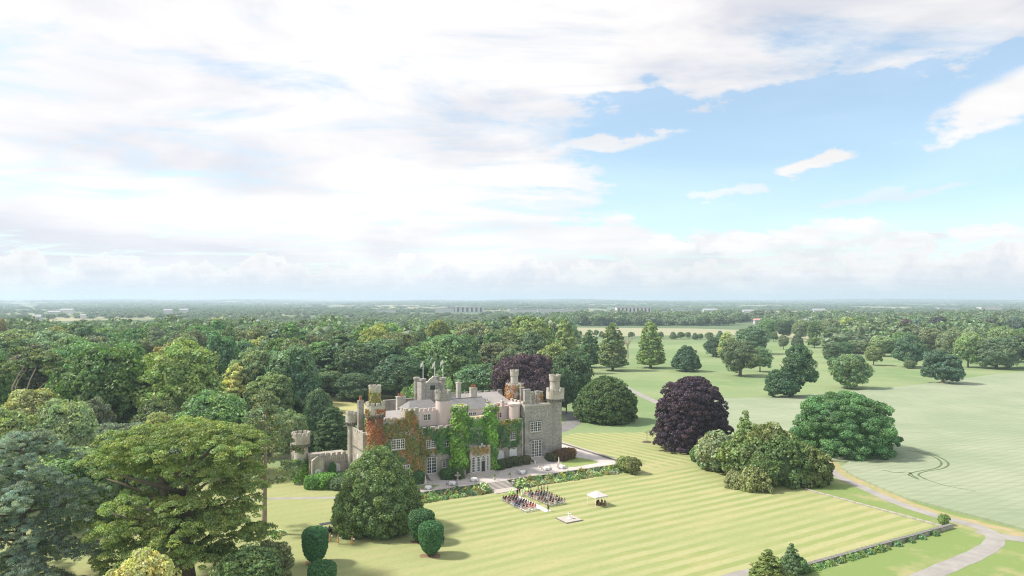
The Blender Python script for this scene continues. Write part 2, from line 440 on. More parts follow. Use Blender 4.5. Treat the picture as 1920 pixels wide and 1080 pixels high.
b = MB(); b.poly([(*p, 0) for p in P_((1060,632),(1120,631),(1250,629),(1420,628),(1560,645),(1640,648),(1500,622),(1300,616),(1060,614))])
tag(b.build('stubble_field', WHEAT, None, (0, 0, .03)), kind='structure')
MEAD = ground_mat('sunlit_tint_grass', lambda k, co: k.mix(k.noise(co, .08, 5, .6), (.36, .37, .15), (.47, .43, .21)))  # yellow sunlight on the clearing is put into the grass colour
b = MB(); b.poly([(*p, 0) for p in P_((560,775),(700,790),(860,790),(900,760),(800,750),(700,738),(590,738))])
tag(b.build('clearing', MEAD, None, (0, 0, .03)), kind='structure')

# ------------------------------------------------------------------ terrace
TZ = 1.2
ter = MB(); ter.box(-31, 41, 0, 34, -.2, TZ)
terrace = tag(ter.build('terrace', GRAVEL, None, est(0, 0), TH), kind='structure')
TURF = ground_mat('terrace_turf', lambda k, co: k.mix(k.noise(co, .4, 5, .6), (.20, .28, .09), (.30, .36, .14)))
for pts in ([(24.2,3.6),(27,3.0),(34.6,3.8),(36.2,5.2),(35.6,8.6),(33.5,14),(30.5,14.5),(29,11.5),(25.6,8.6)], [(-24,3.2),(-15.4,2.6),(-13.4,3.6),(-15.6,5.6),(-24,6.4)]):
    tag(sheet('terrace_lawn', pts, TURF, TZ+.006), kind='structure')
# retaining wall in front, either side of the steps
rw = empty('retaining_wall', est(0, 0), TH); tag(rw, 'low grey stone retaining wall along the front of the terrace', 'wall')
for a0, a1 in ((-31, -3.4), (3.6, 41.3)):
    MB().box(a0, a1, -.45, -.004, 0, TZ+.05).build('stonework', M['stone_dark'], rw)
    n = int((a1-a0)/1.5); st = (a1-a0)/n
    cm = MB().box(-st/2+.012, st/2-.012, -.55, .06, TZ+.052, TZ+.17).mesh('coping_stone', M['step'])
    for i in range(n): link('coping_stone', cm, rw, (a0+st*(i+.5), 0, random.uniform(-.01, .01)))
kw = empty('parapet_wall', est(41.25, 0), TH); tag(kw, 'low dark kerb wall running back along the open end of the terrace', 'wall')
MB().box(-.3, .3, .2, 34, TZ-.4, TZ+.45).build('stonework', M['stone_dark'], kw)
cm = MB().box(-.36, .36, -.74, .74, TZ+.452, TZ+.55).mesh('coping_stone', M['step'])
for i in range(22): link('coping_stone', cm, kw, (0, 1+i*1.5, 0))
# garden steps
gs = empty('garden_steps', est(0, 0), TH); tag(gs, 'broad stone garden steps from terrace down to the lawn', 'steps')
MB().box(-3.2, 3.4, -6.6, -3.1, 0, .16).build('landing', M['step'], gs)
for i in range(6):
    MB().box(-3.3+.02*i, 3.5-.02*i, -3.08+.5*i, -.02, .162+i*.17, .162+(i+1)*.17-.004).build('step', M['step'], gs)
for s in (-1, 1):
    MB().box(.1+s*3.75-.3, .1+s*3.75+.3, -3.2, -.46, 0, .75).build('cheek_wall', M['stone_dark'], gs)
    MB().lathe([(.28,.752),(.3,.9),(.14,1.0),(.12,1.15),(.36,1.45),(.42,1.6),(.38,1.62)], 14, .1+s*3.75, -2.6).build('urn', M['step'], gs)

# ------------------------------------------------------------------ castle
castle = empty('castle', est(0, 0), TH)
tag(castle, 'large grey castellated stone castle with round turrets and ivy clad front', 'castle')
def part(name, mb, m, parent=None, smooth=False): return mb.build(name, m, parent or castle, smooth=smooth)
def box(name, m, *a, parent=None): return part(name, MB().box(*a), m, parent)
merl_cache = {}
def merlons(parent, m, p0, p1, z, w=.9, gap=.7, h=.8, t=.45):
    """a battlement: separate merlons from p0 to p1"""
    v = Vector((p1[0]-p0[0], p1[1]-p0[1], 0)); L = v.length; n = max(2, int(round((L+gap)/(w+gap))))
    st = (L-w)/(n-1); key = (m.name, round(w, 2), h, t); ang = math.atan2(v.y, v.x); v.normalize()
    if key not in merl_cache:
        b = MB().box(-w/2, w/2, -t/2, t/2, 0, h-.12); b.box(-w/2-.05, w/2+.05, -t/2-.05, t/2+.05, h-.118, h); merl_cache[key] = b.mesh('merlon', m)
    for i in range(n):
        p = Vector((p0[0], p0[1], 0))+v*(w/2+st*i)
        link('merlon', merl_cache[key], parent, (p.x, p.y, z+.003), ang)
def ring_merlons(parent, m, cx, cy, r, z, n, h=.75, t=.35):
    wd = 2*PI*r/n*.62; key = (m.name, 'r', round(wd, 2), h)
    if key not in merl_cache: merl_cache[key] = MB().box(-wd/2, wd/2, -t/2, t/2, 0, h).mesh('merlon', m)
    for i in range(n):
        a = 2*PI*(i+.5)/n
        link('merlon', merl_cache[key], parent, (cx+(r-t/2)*math.cos(a), cy+(r-t/2)*math.sin(a), z+.003), a+PI/2)
def tower(name, label, m, cx, cy, z0, r, zd, rd, zt, nm=10, turret=None, md=None):
    """round tower: shaft, corbelled drum with a battlement, optional turret on top"""
    md = md or m
    t = part(name, MB().lathe([(r*1.12, z0), (r*1.05, z0+1.0), (r, z0+1.6), (r*.97, zd-.1)], 24, cx, cy), m, smooth=False)
    t['label'] = label
    d_ = MB().lathe([(r*.97, zd-.5), (rd*.9, zd), (rd, zd+.25), (rd, zt), (rd-.4, zt), (rd-.4, zt-.8), (.05, zt-.8)], 24, cx, cy, cap=False).build('drum', md, t)
    n = int(2*PI*rd/.75); cm = MB().box(-.17, .17, -.3, .3, -.5, .28).mesh('corbel', M['stone_dark'])
    for i in range(n):
        a = 2*PI*i/n; link('corbel', cm, t, (cx+rd*.93*math.cos(a), cy+rd*.93*math.sin(a), zd-.05), a+PI/2)
    ring_merlons(t, md, cx, cy, rd, zt, nm)
    if turret:
        r2, z2, ox, oy = turret
        MB().lathe([(r2, zt-.9), (r2*.98, z2-1.5), (r2*1.1, z2-1.35), (r2*1.12, z2-.35), (r2*1.12, z2), (r2*.8, z2), (r2*.8, z2-.5), (.05, z2-.5)], 18, cx+ox, cy+oy, cap=False).build('turret', md, t)
        ring_merlons(t, md, cx+ox, cy+oy, r2*1.12, z2, 7, .4, .25)
    return t

def window(A, B, z0, w_, h, cols, rows, arched=False, lights=1, label=None, blank=False, parent=None, sill=True, facing=1):
    """casement in a stone surround: frame, bars and dark panes; front faces -B"""
    W = empty('window', (A, B, z0), 0, parent=parent or castle)
    if label: W['label'] = label
    fr = MB(); t = .13
    lw = w_/lights
    if arched:
        N = 10; outer, inner = [], []
        for i in range(N+1):
            a = PI-PI*i/N; outer.append((math.cos(a)*w_/2, h-w_/2+math.sin(a)*w_/2*1.05)); inner.append((math.cos(a)*(w_/2-t), h-w_/2+math.sin(a)*(w_/2-t)*1.05))
        outer = [(-w_/2, 0)]+outer+[(w_/2, 0)]; inner = [(-w_/2+t, t)]+inner+[(w_/2-t, t)]
        for i in range(len(outer)-1): fr.wallprism([outer[i], outer[i+1], inner[i+1], inner[i]], -.16, -.02)
        fr.box(-w_/2, w_/2, -.16, -.02, 0, t)
    else:
        fr.box(-w_/2, w_/2, -.16, -.02, 0, t); fr.box(-w_/2, w_/2, -.16, -.02, h-t, h)
        for i in range(lights+1):
            x = -w_/2+lw*i; x0, x1 = max(-w_/2, x-t*.7), min(w_/2, x+t*.7)
            fr.box(x0, x1, -.158, -.022, t, h-t)
    fr.build('frame', M['white'], W)
    gb = MB(); ht = h-(w_*.15 if arched else 0)
    for l in range(lights):
        for i in range(1, cols):
            x = -w_/2+lw*l+lw*i/cols; gb.box(x-.035, x+.035, -.125, -.05, t, ht-t)
    for j in range(1, rows):
        z = h*j/rows; gb.box(-w_/2+t, w_/2-t, -.115, -.06, z-.035, z+.035)
    if gb.v: gb.build('glazing_bars', M['white'], W)
    pm = M['white'] if blank else M['glass']
    if arched:
        N = 10; pts = [(-w_/2+.05, .05)]+[(math.cos(PI-PI*i/N)*(w_/2-.05), h-w_/2+math.sin(PI*i/N)*(w_/2-.05)) for i in range(N+1)]+[(w_/2-.05, .05)]
        MB().wallprism(pts, -.055 if not blank else -.07, -.012).build('pane', pm, W)
    else:
        for l in range(lights):
            x = -w_/2+lw*l; MB().box(x+.04, x+lw-.04, -.055, -.012, .04, h-.04).build('pane', pm, W)
    if sill: MB().box(-w_/2-.18, w_/2+.18, -.26, -.004, -.2, -.004).build('sill', M['step'], W)
    if sill and not arched: MB().box(-w_/2-.25, w_/2+.25, -.22, -.004, h+.06, h+.24).build('hood_mould', M['stone_dark'], W)
    return W
S, SP, SW, SD = M['stone'], M['stone_pale'], M['stone_warm'], M['stone_dark']
# right hand stone block
wr = box('wall', S, 17.7, 27.2, 15, 28, 0, 17.0); wr['label'] = 'bare grey stone wall of the end block'
box('string_course', SP, 17.6, 27.1, 14.86, 14.998, 16.85, 17.2)
MB().box(17.7, 27.2, 15, 15.5, 17.003, 17.35).build('parapet', SP, wr); MB().box(17.7, 18.2, 15.5, 28, 17.003, 17.35).build('parapet', SP, wr)
merlons(wr, SP, (17.95, 16.2), (17.95, 27.6), 17.35, 1.0, .9, .9)
for a, b_, zt, wd in ((19.2, 16.4, 21.4, 1.9), (22.1, 18.5, 20.2, 1.0), (23.9, 18.5, 20.4, 1.0), (26.0, 20, 20.0, 1.2), (20.8, 22, 21.3, 1.2)):
    MB().box(a-wd/2, a+wd/2, b_-.5, b_+.5, 17.003, zt).box(a-wd/2-.1, a+wd/2+.1, b_-.6, b_+.6, zt+.003, zt+.25).build('tall_merlon', S, wr)
window(21.2, 15, 9.5, 3.7, 2.9, 2, 4, lights=3, label='wide three light window high in the bare stone wall')
window(21.5, 15, 2.25, 3.6, 4.8, 2, 6, lights=3, label='tall french window above the stone steps')
for a in (19.6, 21.7, 23.8):
    arc = MB(); N = 8
    for i in range(N):
        t0, t1 = PI-PI*i/N, PI-PI*(i+1)/N
        arc.wallprism([(a+.8*math.cos(t0), 15.0+.8*math.sin(t0)), (a+.8*math.cos(t1), 15.0+.8*math.sin(t1)), (a+.62*math.cos(t1), 15.0+.62*math.sin(t1)), (a+.62*math.cos(t0), 15.0+.62*math.sin(t0))], 14.88, 14.998)
    part('blind_arch', arc, SP)
for a in (22.4, 25.2):
    part('cross_loop', MB().box(a-.13, a+.13, 14.9, 14.997, 13.4, 15.2).box(a-.45, a+.45, 14.93, 14.996, 14.45, 14.7), SP)
tower('round_tower', 'tall grey round tower at the open end of terrace', S, 28.6, 16.0, 0, 1.95, 18.2, 2.65, 20.7, 11, (1.5, 25.0, 0, .2), SP)
tower('round_tower', 'round tower with ivy on its drum at the back', SP, 20.2, 25.4, 10, 1.9, 18.0, 2.5, 21.6, 10, (1.15, 26.0, 0, 0))
# ivy wall
wi = box('wall', SW, 4.2, 17.7, 15.7, 22, 0, 12.6); MB().box(4.2, 17.69, 15.7, 16.1, 12.603, 12.9).build('parapet', SP, wi)
merlons(wi, SP, (5.2, 15.95), (17.3, 15.95), 12.9, 1.2, 1.0, .7)
window(14.2, 15.7, 7.7, 1.9, 2.3, 3, 4, label='small square casement deep in dark green ivy')
window(10.2, 15.7, 1.9, 2.1, 3.2, 3, 3, True, blank=True, label='shuttered white arched window behind the low bushes')
window(14.2, 15.7, 1.9, 2.4, 3.6, 3, 3, blank=True, label='white shuttered french window beside the downpipe')
part('downpipe', MB().tube([(17.1, 15.5, .5), (17.1, 15.5, 12.5)], [.09, .09], 8), M['white'])
# porch and bay
wb = box('wall', SP, -6.2, 5.0, 10, 22, 0, 15.6); merlons(wb, SP, (-3.2, 10.25), (2.2, 10.25), 15.6, .8, .6, .6)
po = box('porch', SP, -3.1, 2.9, 7.9, 9.99, 0, 8.1); po['label'] = 'stone entrance porch with pointed glazed arches'
merlons(po, SP, (-3.0, 8.1), (2.8, 8.1), 8.1, .75, .55, .75)
merlons(po, SP, (-2.9, 8.3), (-2.9, 9.9), 8.1, .6, .4, .75)
for a, dr in ((-2.15, 0), (-.75, 0), (.65, 1), (2.0, 0)):
    W = window(a, 7.9, 2.1, 1.25 if a < 1.5 else .95, 4.1, 3, 6, True, sill=False, parent=po)
    if dr:
        MB().wallprism([(-.52, 0), (.52, 0), (.52, 2.7), (-.52, 2.7)], -.20, -.165).build('doorway_shade_panel', M['black'], W)  # black panel standing in for the unlit inside of the open door
        W['label'] = 'dark open doorway in the porch'
part('lantern', MB().lathe([(.1, 8.2), (.28, 8.3), (.3, 8.9), (.1, 9.2)], 8, 1.0, 9.2), M['white'])
for i in range(4):
    R = 5.4-.55*i
    pts = [(R*math.cos(a)*1.0-.1, 7.88+min(0, -1)*R*.62*math.sin(a)) for a in [PI*j/16 for j in range(17)]]
    part('entrance_step', MB().prism(list(reversed(pts)), TZ+.003+i*.23, TZ+(i+1)*.23), M['step'])
tl = tower('turret', 'bright ivy covered turret beside the porch', SP, -5.2, 9.9, 0, 1.75, 18.2, 1.95, 19.0, 8)
tr_ = tower('turret', 'slimmer ivy covered turret on the far side of the porch', SP, 4.0, 9.9, 0, 1.35, 17.8, 1.5, 18.6, 8)
# wall left of the porch
wm = box('wall', SW, -17.4, -6.2, 11.2, 22, 0, 13.6); MB().box(-17.4, -6.6, 11.2, 11.6, 13.603, 13.9).build('parapet', SP, wm)
merlons(wm, SP, (-17.0, 11.4), (-7.2, 11.4), 13.9, 1.2, 1.0, .55)
part('lead_roof', MB().box(-17.3, -6.7, 11.65, 15.4, 13.603, 14.0), M['slate'])
window(-12.6, 11.2, 2.4, 2.6, 4.2, 2, 5, lights=2, label='tall white french window with stone steps near the oak')
window(-8.9, 11.2, 3.5, 1.3, 1.8, 3, 3, label='little white casement beside the ivy turret')
window(-12.8, 11.2, 9.0, 2.5, 2.1, 2, 4, lights=2, label='upper window half grown over with brown creeper')
window(-8.4, 11.2, 9.0, 1.5, 1.5, 2, 2, label='small pale upper window in green ivy')
for i in range(4): part('window_step', MB().box(-13.9-.0, -11.2, 8.6+.65*i, 11.15, TZ+.004+i*.29, TZ+(i+1)*.29), M['step'])
for i in range(5): part('window_step', MB().box(19.4-.1*i+.3, 23.6-.3+.02*i, 11.6+.65*i, 14.95, TZ+.004+i*.2, TZ+(i+1)*.2), M['step'])
# left block
wl = box('wall', SW, -28.4, -17.3, 8.5, 23, 0, 16.9); wl['label'] = 'creeper covered wall of the near block'
MB().box(-28.4, -17.3, 8.5, 8.95, 16.903, 17.3).build('parapet', SP, wl); MB().box(-28.4, -27.95, 8.95, 23, 16.903, 17.3).build('parapet', SP, wl)
merlons(wl, SP, (-25.8, 8.7), (-21.2, 8.7), 17.3, 1.0, .8, .75); merlons(wl, SP, (-28.15, 12), (-28.15, 22.6), 17.3, 1.0, .8, .75)
rs = box('raised_turret', SW, -20.9, -17.25, 8.45, 11.6, 12.0, 19.4); merlons(rs, SP, (-20.8, 8.65), (-17.4, 8.65), 19.4, .8, .6, .7); merlons(rs, SP, (-20.7, 9), (-20.7, 11.5), 19.4, .8, .6, .7)
part('roof', MB().wallprism([(-27.6, 16.95), (-17.3, 16.95), (-17.6, 17.6), (-27.3, 17.6)], 13.0, 13.02).poly([(-27.8, 9.4, 16.95), (-20.95, 9.4, 16.95), (-20.95, 16, 18.7), (-27.8, 16, 18.7)]).poly([(-27.8, 16, 18.7), (-17.4, 16, 18.7), (-17.4, 22.6, 16.95), (-27.8, 22.6, 16.95)]).poly([(-20.95, 11.65, 17.4), (-17.4, 11.65, 17.4), (-17.4, 16, 18.7), (-20.95, 16, 18.7)]), M['slate_pink'])
window(-22.7, 8.5, 10.2, 3.4, 2.5, 2, 4, lights=3, label='three light white window in rusty creeper')
window(-20.7, 8.5, 2.5, 2.0, 3.6, 2, 4, lights=2, label='ground floor window beside the holm oak')
tower('round_tower', 'red creeper clad corner tower with mossy turret', SP, -28.2, 9.6, 0, 1.85, 19.0, 2.35, 21.4, 10, (1.35, 25.9, 0, .2))
# west side
ws = box('wall', SW, -30.4, -28.42, 12.5, 21, 0, 13.6); merlons(ws, SP, (-30.2, 12.6), (-30.2, 20.9), 13.6, .9, .7, .7); merlons(ws, SP, (-30.3, 12.7), (-28.6, 12.7), 13.6, .6, .4, .7)
part('corbel_table', MB().box(-30.55, -30.402, 12.5, 21, 9.6, 9.9), SD)
W = window(-30.4, 16.6, 5.0, 1.8, 3.2, 2, 3, True, blank=True, label='pale blind arched window facing the oak'); W.rotation_euler = (0, 0, -PI/2)
tower('slender_tower', 'slender pale round tower where the low wing begins', SP, -30.0, 23.2, 0, 1.05, 15.2, 1.55, 17.4, 8)
# low wing
lw_ = box('low_wing', SW, -40.6, -30.6, 24, 30, 0, 7.0); lw_['label'] = 'low battlemented wing with panelled parapet'
merlons(lw_, SP, (-40.4, 24.25), (-31.2, 24.25), 7.0, .95, .35, .75); merlons(lw_, SP, (-40.4, 24.8), (-40.4, 29.8), 7.0, .95, .35, .75)
box('bay', SP, -40.3, -37.4, 22.7, 23.99, 0, 6.4)
part('bay_gable', MB().wallprism([(-40.4, 6.403), (-37.3, 6.403), (-38.85, 7.5)], 22.6, 23.9), SP)
for i in range(12): part('parapet_panel', MB().box(-37.1+i*.52, -36.8+i*.52, 23.88, 23.997, 5.4, 6.7), SP)
for i in range(5): part('parapet_panel', MB().box(-40.1+i*.55, -39.8+i*.55, 22.6, 22.697, 5.0, 6.2), SP)
window(-38.85, 22.7, 2.0, 1.7, 2.2, 2, 2, True, blank=True, label='white arched window in the bay of the low wing')
window(-33.6, 24, 2.2, 1.6, 2.6, 2, 3, True, blank=True, label='white arched window in the low wing beside the slender tower')
tower('round_tower', 'squat ivy footed round tower ending the low wing', SP, -42.0, 27.6, 0, 1.75, 10.0, 2.3, 12.4, 11, None)
box('wall', SW, -41.5, -40.5, 29, 44, 0, 9.0)
# pink upper storeys and roofs
PK, SLT, SLP = M['pink'], M['slate'], M['slate_pink']
wp = box('pink_wall', PK, -17.2, -7.0, 15.5, 22.0, 13.0, 17.9); merlons(wp, PK, (-16.6, 15.7), (-9.6, 15.7), 17.9, .7, .6, .7)
window(-12.0, 15.5, 15.4, 2.0, 1.75, 2, 2, lights=2, label='white window in the pink upper wall', sill=False)
part('roof', MB().poly([(-16.9, 16.0, 17.95), (-7.2, 16.0, 17.95), (-9, 20.5, 20.2), (-15, 20.5, 20.2)]).poly([(-15, 20.5, 20.2), (-9, 20.5, 20.2), (-7.2, 24, 18), (-16.9, 24, 18)]).poly([(-16.9, 16, 17.95), (-15, 20.5, 20.2), (-16.9, 24, 18)]).poly([(-7.2, 16, 17.95), (-7.2, 24, 18), (-9, 20.5, 20.2)]), SLT)
pt = part('pink_tower', MB().lathe([(2.0, 13), (1.95, 20.6)], 24, -7.3, 15.9), PK); pt['label'] = 'pink rendered round tower with grey battlement'
MB().lathe([(1.95, 20.3), (2.15, 20.8), (2.2, 22.4), (1.8, 22.4), (1.8, 21.6), (.05, 21.6)], 24, -7.3, 15.9, cap=False).build('drum', S, pt); ring_merlons(pt, S, -7.3, 15.9, 2.2, 22.4, 9, .7)
box('pink_wall', PK, -5.4, 6.6, 16.2, 21.0, 13.0, 17.3)
window(1.0, 16.2, 15.0, 3.6, 1.5, 2, 2, lights=3, sill=False)
window(5.2, 16.2, 15.0, .9, 1.5, 1, 2, sill=False)
part('roof', MB().poly([(-5.6, 15.9, 17.3), (6.9, 15.9, 17.3), (6.9, 20.6, 19.8), (-5.6, 20.6, 19.8)]).poly([(6.9, 15.9, 17.3), (6.9, 20.6, 17.3), (6.9, 20.6, 19.8)]).poly([(-5.6, 20.6, 19.8), (6.9, 20.6, 19.8), (6.9, 24, 17.9), (-5.6, 24, 17.9)]), SLT)
box('roof_ridge', SLT, -5.6, 6.9, 20.5, 20.75, 19.75, 19.92)
box('wall', PK, -4, 17.5, 21.01, 32, 12, 17.6)
part('roof', MB().poly([(-4, 22, 17.65), (17, 22, 17.65), (15, 27, 20.1), (-3, 27, 20.1)]).poly([(-3, 27, 20.1), (15, 27, 20.1), (17, 32, 17.7), (-4, 32, 17.7)]).poly([(17, 22, 17.65), (17, 32, 17.7), (15, 27, 20.1)]), SLP)
bk = box('wall', S, -18, 19.8, 32.01, 33, 0, 19.1); merlons(bk, S, (-2, 32.5), (19.6, 32.5), 19.1, 1.3, .9, .7)
bw = box('pink_wall', PK, 7.0, 17.6, 19.5, 21.0, 12.5, 16.8)
for a in (8.6, 10.4, 12.2): window(a, 19.5, 13.6, .8, 1.6, 1, 2, sill=False)
part('pink_turret', MB().lathe([(1.7, 12.5), (1.7, 16.9), (1.9, 17.2), (1.9, 17.7)], 20, 16.0, 18.2), PK)
part('vent_pipe', MB().tube([(11.2, 18.6, 12.6), (11.2, 18.6, 17.8)], [.16, .16], 8).box(10.8, 11.6, 18.4, 18.8, 17.2, 17.4), M['brick'])
part('skylight', MB().box(8.0, 9.8, 17.2, 18.6, 12.6, 13.3), M['white'])
for a, b_, zt, wd, nm in ((1.6, 25, 23.8, 1.1, 1), (6.3, 25, 22.0, 1.9, 3), (-15.6, 25.5, 20.9, 2.4, 3), (13.0, 19.8, 18.4, .7, 1), (8.0, 19.6, 18.6, .9, 1)):
    c_ = box('chimney_stack', SP, a-wd/2, a+wd/2, b_-.6, b_+.6, 16.5, zt); MB().box(a-wd/2-.1, a+wd/2+.1, b_-.7, b_+.7, zt-.35, zt-.1).build('cap', SP, c_)
    for i in range(nm): MB().lathe([(.2, zt+.003), (.17, zt+.8)], 8, a+(i-(nm-1)/2)*.6, b_).build('chimney_pot', M['brick'] if nm > 1 else SP, c_)
c_ = box('chimney_stack', S, -29.9, -28.5, 17.6, 18.8, 14, 21.6); MB().lathe([(.35, 21.603), (.28, 22.6)], 8, -29.2, 18.2).build('chimney_pot', M['brick'], c_)
# flag tower
ft = box('square_tower', S, -9.6, -3.2, 24.5, 29.5, 12, 24.1); ft['label'] = 'square tower carrying three flagpoles'
for cx_, cy_ in ((-9.4, 24.7), (-3.4, 24.7), (-9.4, 29.3), (-3.4, 29.3)):
    MB().lathe([(.75, 19), (.75, 24.6), (.95, 24.8), (.95, 25.4)], 14, cx_, cy_).build('corner_turret', S, ft)
MB().wallprism([(-8.2, 24.103), (-4.4, 24.103), (-5.3, 25.2), (-5.9, 25.5), (-6.3, 26.0), (-6.7, 25.5), (-7.3, 25.2)], 24.55, 25.2).build('gable', SP, ft)
MB().box(-7.3, -5.9, 24.42, 24.497, 22.2, 23.4).build('window', M['glass'], ft)
for i, (a, b_, z) in enumerate(((-9.3, 24.8, 30.3), (-3.9, 29.2, 29.6), (-3.3, 24.8, 30.5))):
    f_ = empty('flagpole', (a, b_, 0), 0, parent=ft)
    MB().tube([(0, 0, 25.3), (0, 0, z)], [.09, .06], 8).build('pole', M['white'], f_)
    fl = MB()
    for j in range(5): fl.v += [(-.2*j, .08*math.sin(j*1.6), z-.1-.17*j), (-.2*j, .08*math.sin(j*1.6+.5), z-.95-.24*j)]
    fl.f += [(2*j, 2*j+1, 2*j+3, 2*j+2) for j in range(4)]
    fl.build('flag', M['cloth_white'], f_)
# brick chimney of the yard building behind the trees
o = empty('yard_building', est(-38, 62), TH); tag(o, 'yard building behind the trees with an orange brick chimney', 'building')
MB().box(-5, 5, -3, 3, 0, 6.5).build('wall', SW, o); MB().wallprism([(-5.2, 6.503), (5.2, 6.503), (5.2, 6.7), (-5.2, 6.7)], -3.2, 3.2).build('roof', SLT, o)
MB().box(-1.0, 1.0, -.6, .6, 6.71, 12.4).box(-1.15, 1.15, -.75, .75, 12.403, 12.8).build('chimney_stack', M['brick'], o)

# ------------------------------------------------------------------ foliage
def unit(v): return v/np.maximum(np.linalg.norm(v, axis=-1, keepdims=True), 1e-9)
def quads(P, T, Bv, tint, name, extra=None):
    """one leaf quad per row of P with half axes T, Bv; extra = (verts, faces, tint) of a solid heart"""
    n = len(P)
    V = np.stack([P-T-Bv*.55, P+T*.25-Bv, P+T+Bv*.55, P-T*.25+Bv], 1).reshape(-1, 3)
    Fi = np.arange(n*4, dtype=np.int32)
    C = np.repeat(tint, 4, axis=0); ls = np.arange(0, n*4, 4, dtype=np.int32)
    if extra is not None:
        ev, ef, ec = extra
        Fi = np.concatenate([Fi, (ef+n*4).reshape(-1).astype(np.int32)]); ls = np.concatenate([ls, n*4+np.arange(0, len(ef)*4, 4, dtype=np.int32)])
        V = np.concatenate([V, ev]); C = np.concatenate([C, ec])
    me = bpy.data.meshes.new(name)
    me.vertices.add(len(V)); me.vertices.foreach_set('co', V.astype(np.float32).ravel())
    me.loops.add(len(Fi)); me.loops.foreach_set('vertex_index', Fi)
    me.polygons.add(len(ls)); me.polygons.foreach_set('loop_start', ls)
    a = me.attributes.new('tint', 'FLOAT_COLOR', 'POINT')
    a.data.foreach_set('color', np.concatenate([C, np.ones((len(C), 1))], 1).astype(np.float32).ravel())
    me.materials.append(M['leaf']); me.update(calc_edges=True)
    return me
def sphere_grid(c, r, nu=10, nv=6):
    th = np.linspace(0, 2*PI, nu, endpoint=False); ph = np.linspace(-PI/2, PI/2, nv)
    v = np.array([[math.cos(p)*math.cos(t), math.cos(p)*math.sin(t), math.sin(p)] for p in ph for t in th])*r+c
    f = np.array([[j*nu+i, j*nu+(i+1) % nu, (j+1)*nu+(i+1) % nu, (j+1)*nu+i] for j in range(nv-1) for i in range(nu)])
    return v, f
def leaves(rng, C, R, out, tc, per, size, flat=.75, elong=1.0, spread=.7, droop=0.0, up=.35):
    """leaves over the outer side of each clump"""
    n = len(C); k = per
    c = np.repeat(C, k, 0); r = np.repeat(R, k)[:, None]; o = np.repeat(out, k, 0)
    d_ = unit(rng.normal(size=(n*k, 3)))
    fav = unit(o*.7+np.array([0, 0, up])); dot = (d_*fav).sum(1, keepdims=True)
    d_ = np.where(dot < -.2, d_-2*dot*fav, d_)
    p = c+d_*r*np.array([1, 1, flat])*rng.uniform(.72, 1.06, (n*k, 1))
    nrm = unit(d_+rng.normal(size=(n*k, 3))*spread+np.array([0, 0, .25]))
    a = rng.normal(size=(n*k, 3)); a = a+np.array([0, 0, -1.0])*droop*3+o*droop*1.5
    t = unit(a-(a*nrm).sum(1, keepdims=True)*nrm); b_ = np.cross(nrm, t)
    s = (size*rng.uniform(.6, 1.25, (n*k, 1)))
    tint = np.repeat(tc, k, 0)*rng.uniform(.66, 1.36, (n*k, 1))
    return p, t*s*elong, b_*s*.75, tint
def clump_tints(rng, n, var=.22, warm=.10):
    v = rng.uniform(1-var, 1+var, (n, 1)); wv = rng.uniform(-warm, warm, (n, 1))
    return v*np.concatenate([1+wv, np.ones((n, 1)), 1-wv*1.2], 1)

def crown_lobes(seed, name, rx, z0, z1, nl=9, nc=150, cr=1.5, per=110, size=.33, flat=.72, core=.72, var=.22, warm=.10, skew=(0, 0), lobe_r=.52, topheavy=0.0, hlow=-.72, lobes=None):
    """broadleaf crown: lobes -> clumps on their outer faces -> leaves"""
    rng = np.random.default_rng(seed); rz = (z1-z0)/2; zc = (z0+z1)/2
    LC, LR = [], []
    for i in range(nl):
        a = 2*PI*i/nl*2.4+rng.uniform(-.4, .4); h = hlow+(.78-hlow)*((i+.5)/nl)
        rr = math.sqrt(max(.05, 1-h*h*(.9 if h > 0 or hlow > -.8 else .25)))*rng.uniform(.36, .60)*(1+topheavy*h)
        LC.append([math.cos(a)*rr*rx+skew[0]*h, math.sin(a)*rr*rx+skew[1]*h, zc+h*rz*.62]); LR.append(rng.uniform(.85, 1.15)*lobe_r*(1-.18*abs(h)))
    LC.append([0, 0, zc+rz*.25]); LR.append(.58); LC = np.array(LC); LR = np.array(LR)
    if lobes: LC = np.array([[l[0]*rx, l[1]*rx, z0+l[2]*(z1-z0)] for l in lobes]); LR = np.array([l[3] for l in lobes])
    sc_ = np.array([rx, rx, rz*1.02])
    C, O = [], []
    tries = 0
    while len(C) < nc and tries < nc*30:
        tries += 1
        i = rng.integers(len(LC)); d_ = unit(rng.normal(size=3)); d_[2] = abs(d_[2])*.85+d_[2]*.15 if rng.random() < .6 else d_[2]
        p = LC[i]+d_*LR[i]*sc_*rng.uniform(.86, 1.05)
        q = np.linalg.norm((p-LC)/sc_/LR[:, None], axis=1); q[i] = 9
        if q.min() < .86: continue
        if C and np.min(np.linalg.norm(np.array(C)-p, axis=1)) < cr*.88: continue
        C.append(p); O.append(unit((p-LC[i])+.35*(p-np.array([0, 0, zc]))))
    C, O = np.array(C), np.array(O); R = cr*np.exp(rng.normal(0, .30, len(C)))
    tc = clump_tints(rng, len(C), var, warm)
    ev, ef, ec, nb = [], [], [], 0
    if core:
        for c, r in zip(LC, LR):
            v, f = sphere_grid(c, r*core*sc_); v = v+rng.normal(size=v.shape)*rx*.03; ev.append(v); ef.append(f+nb); nb += len(v)
        ev, ef = np.concatenate(ev), np.concatenate(ef); ex = (ev, ef, np.ones((len(ev), 3))*.85)
    else: ex = None
    return quads(*leaves(rng, C, R, O, tc, per, size, flat), name, ex)

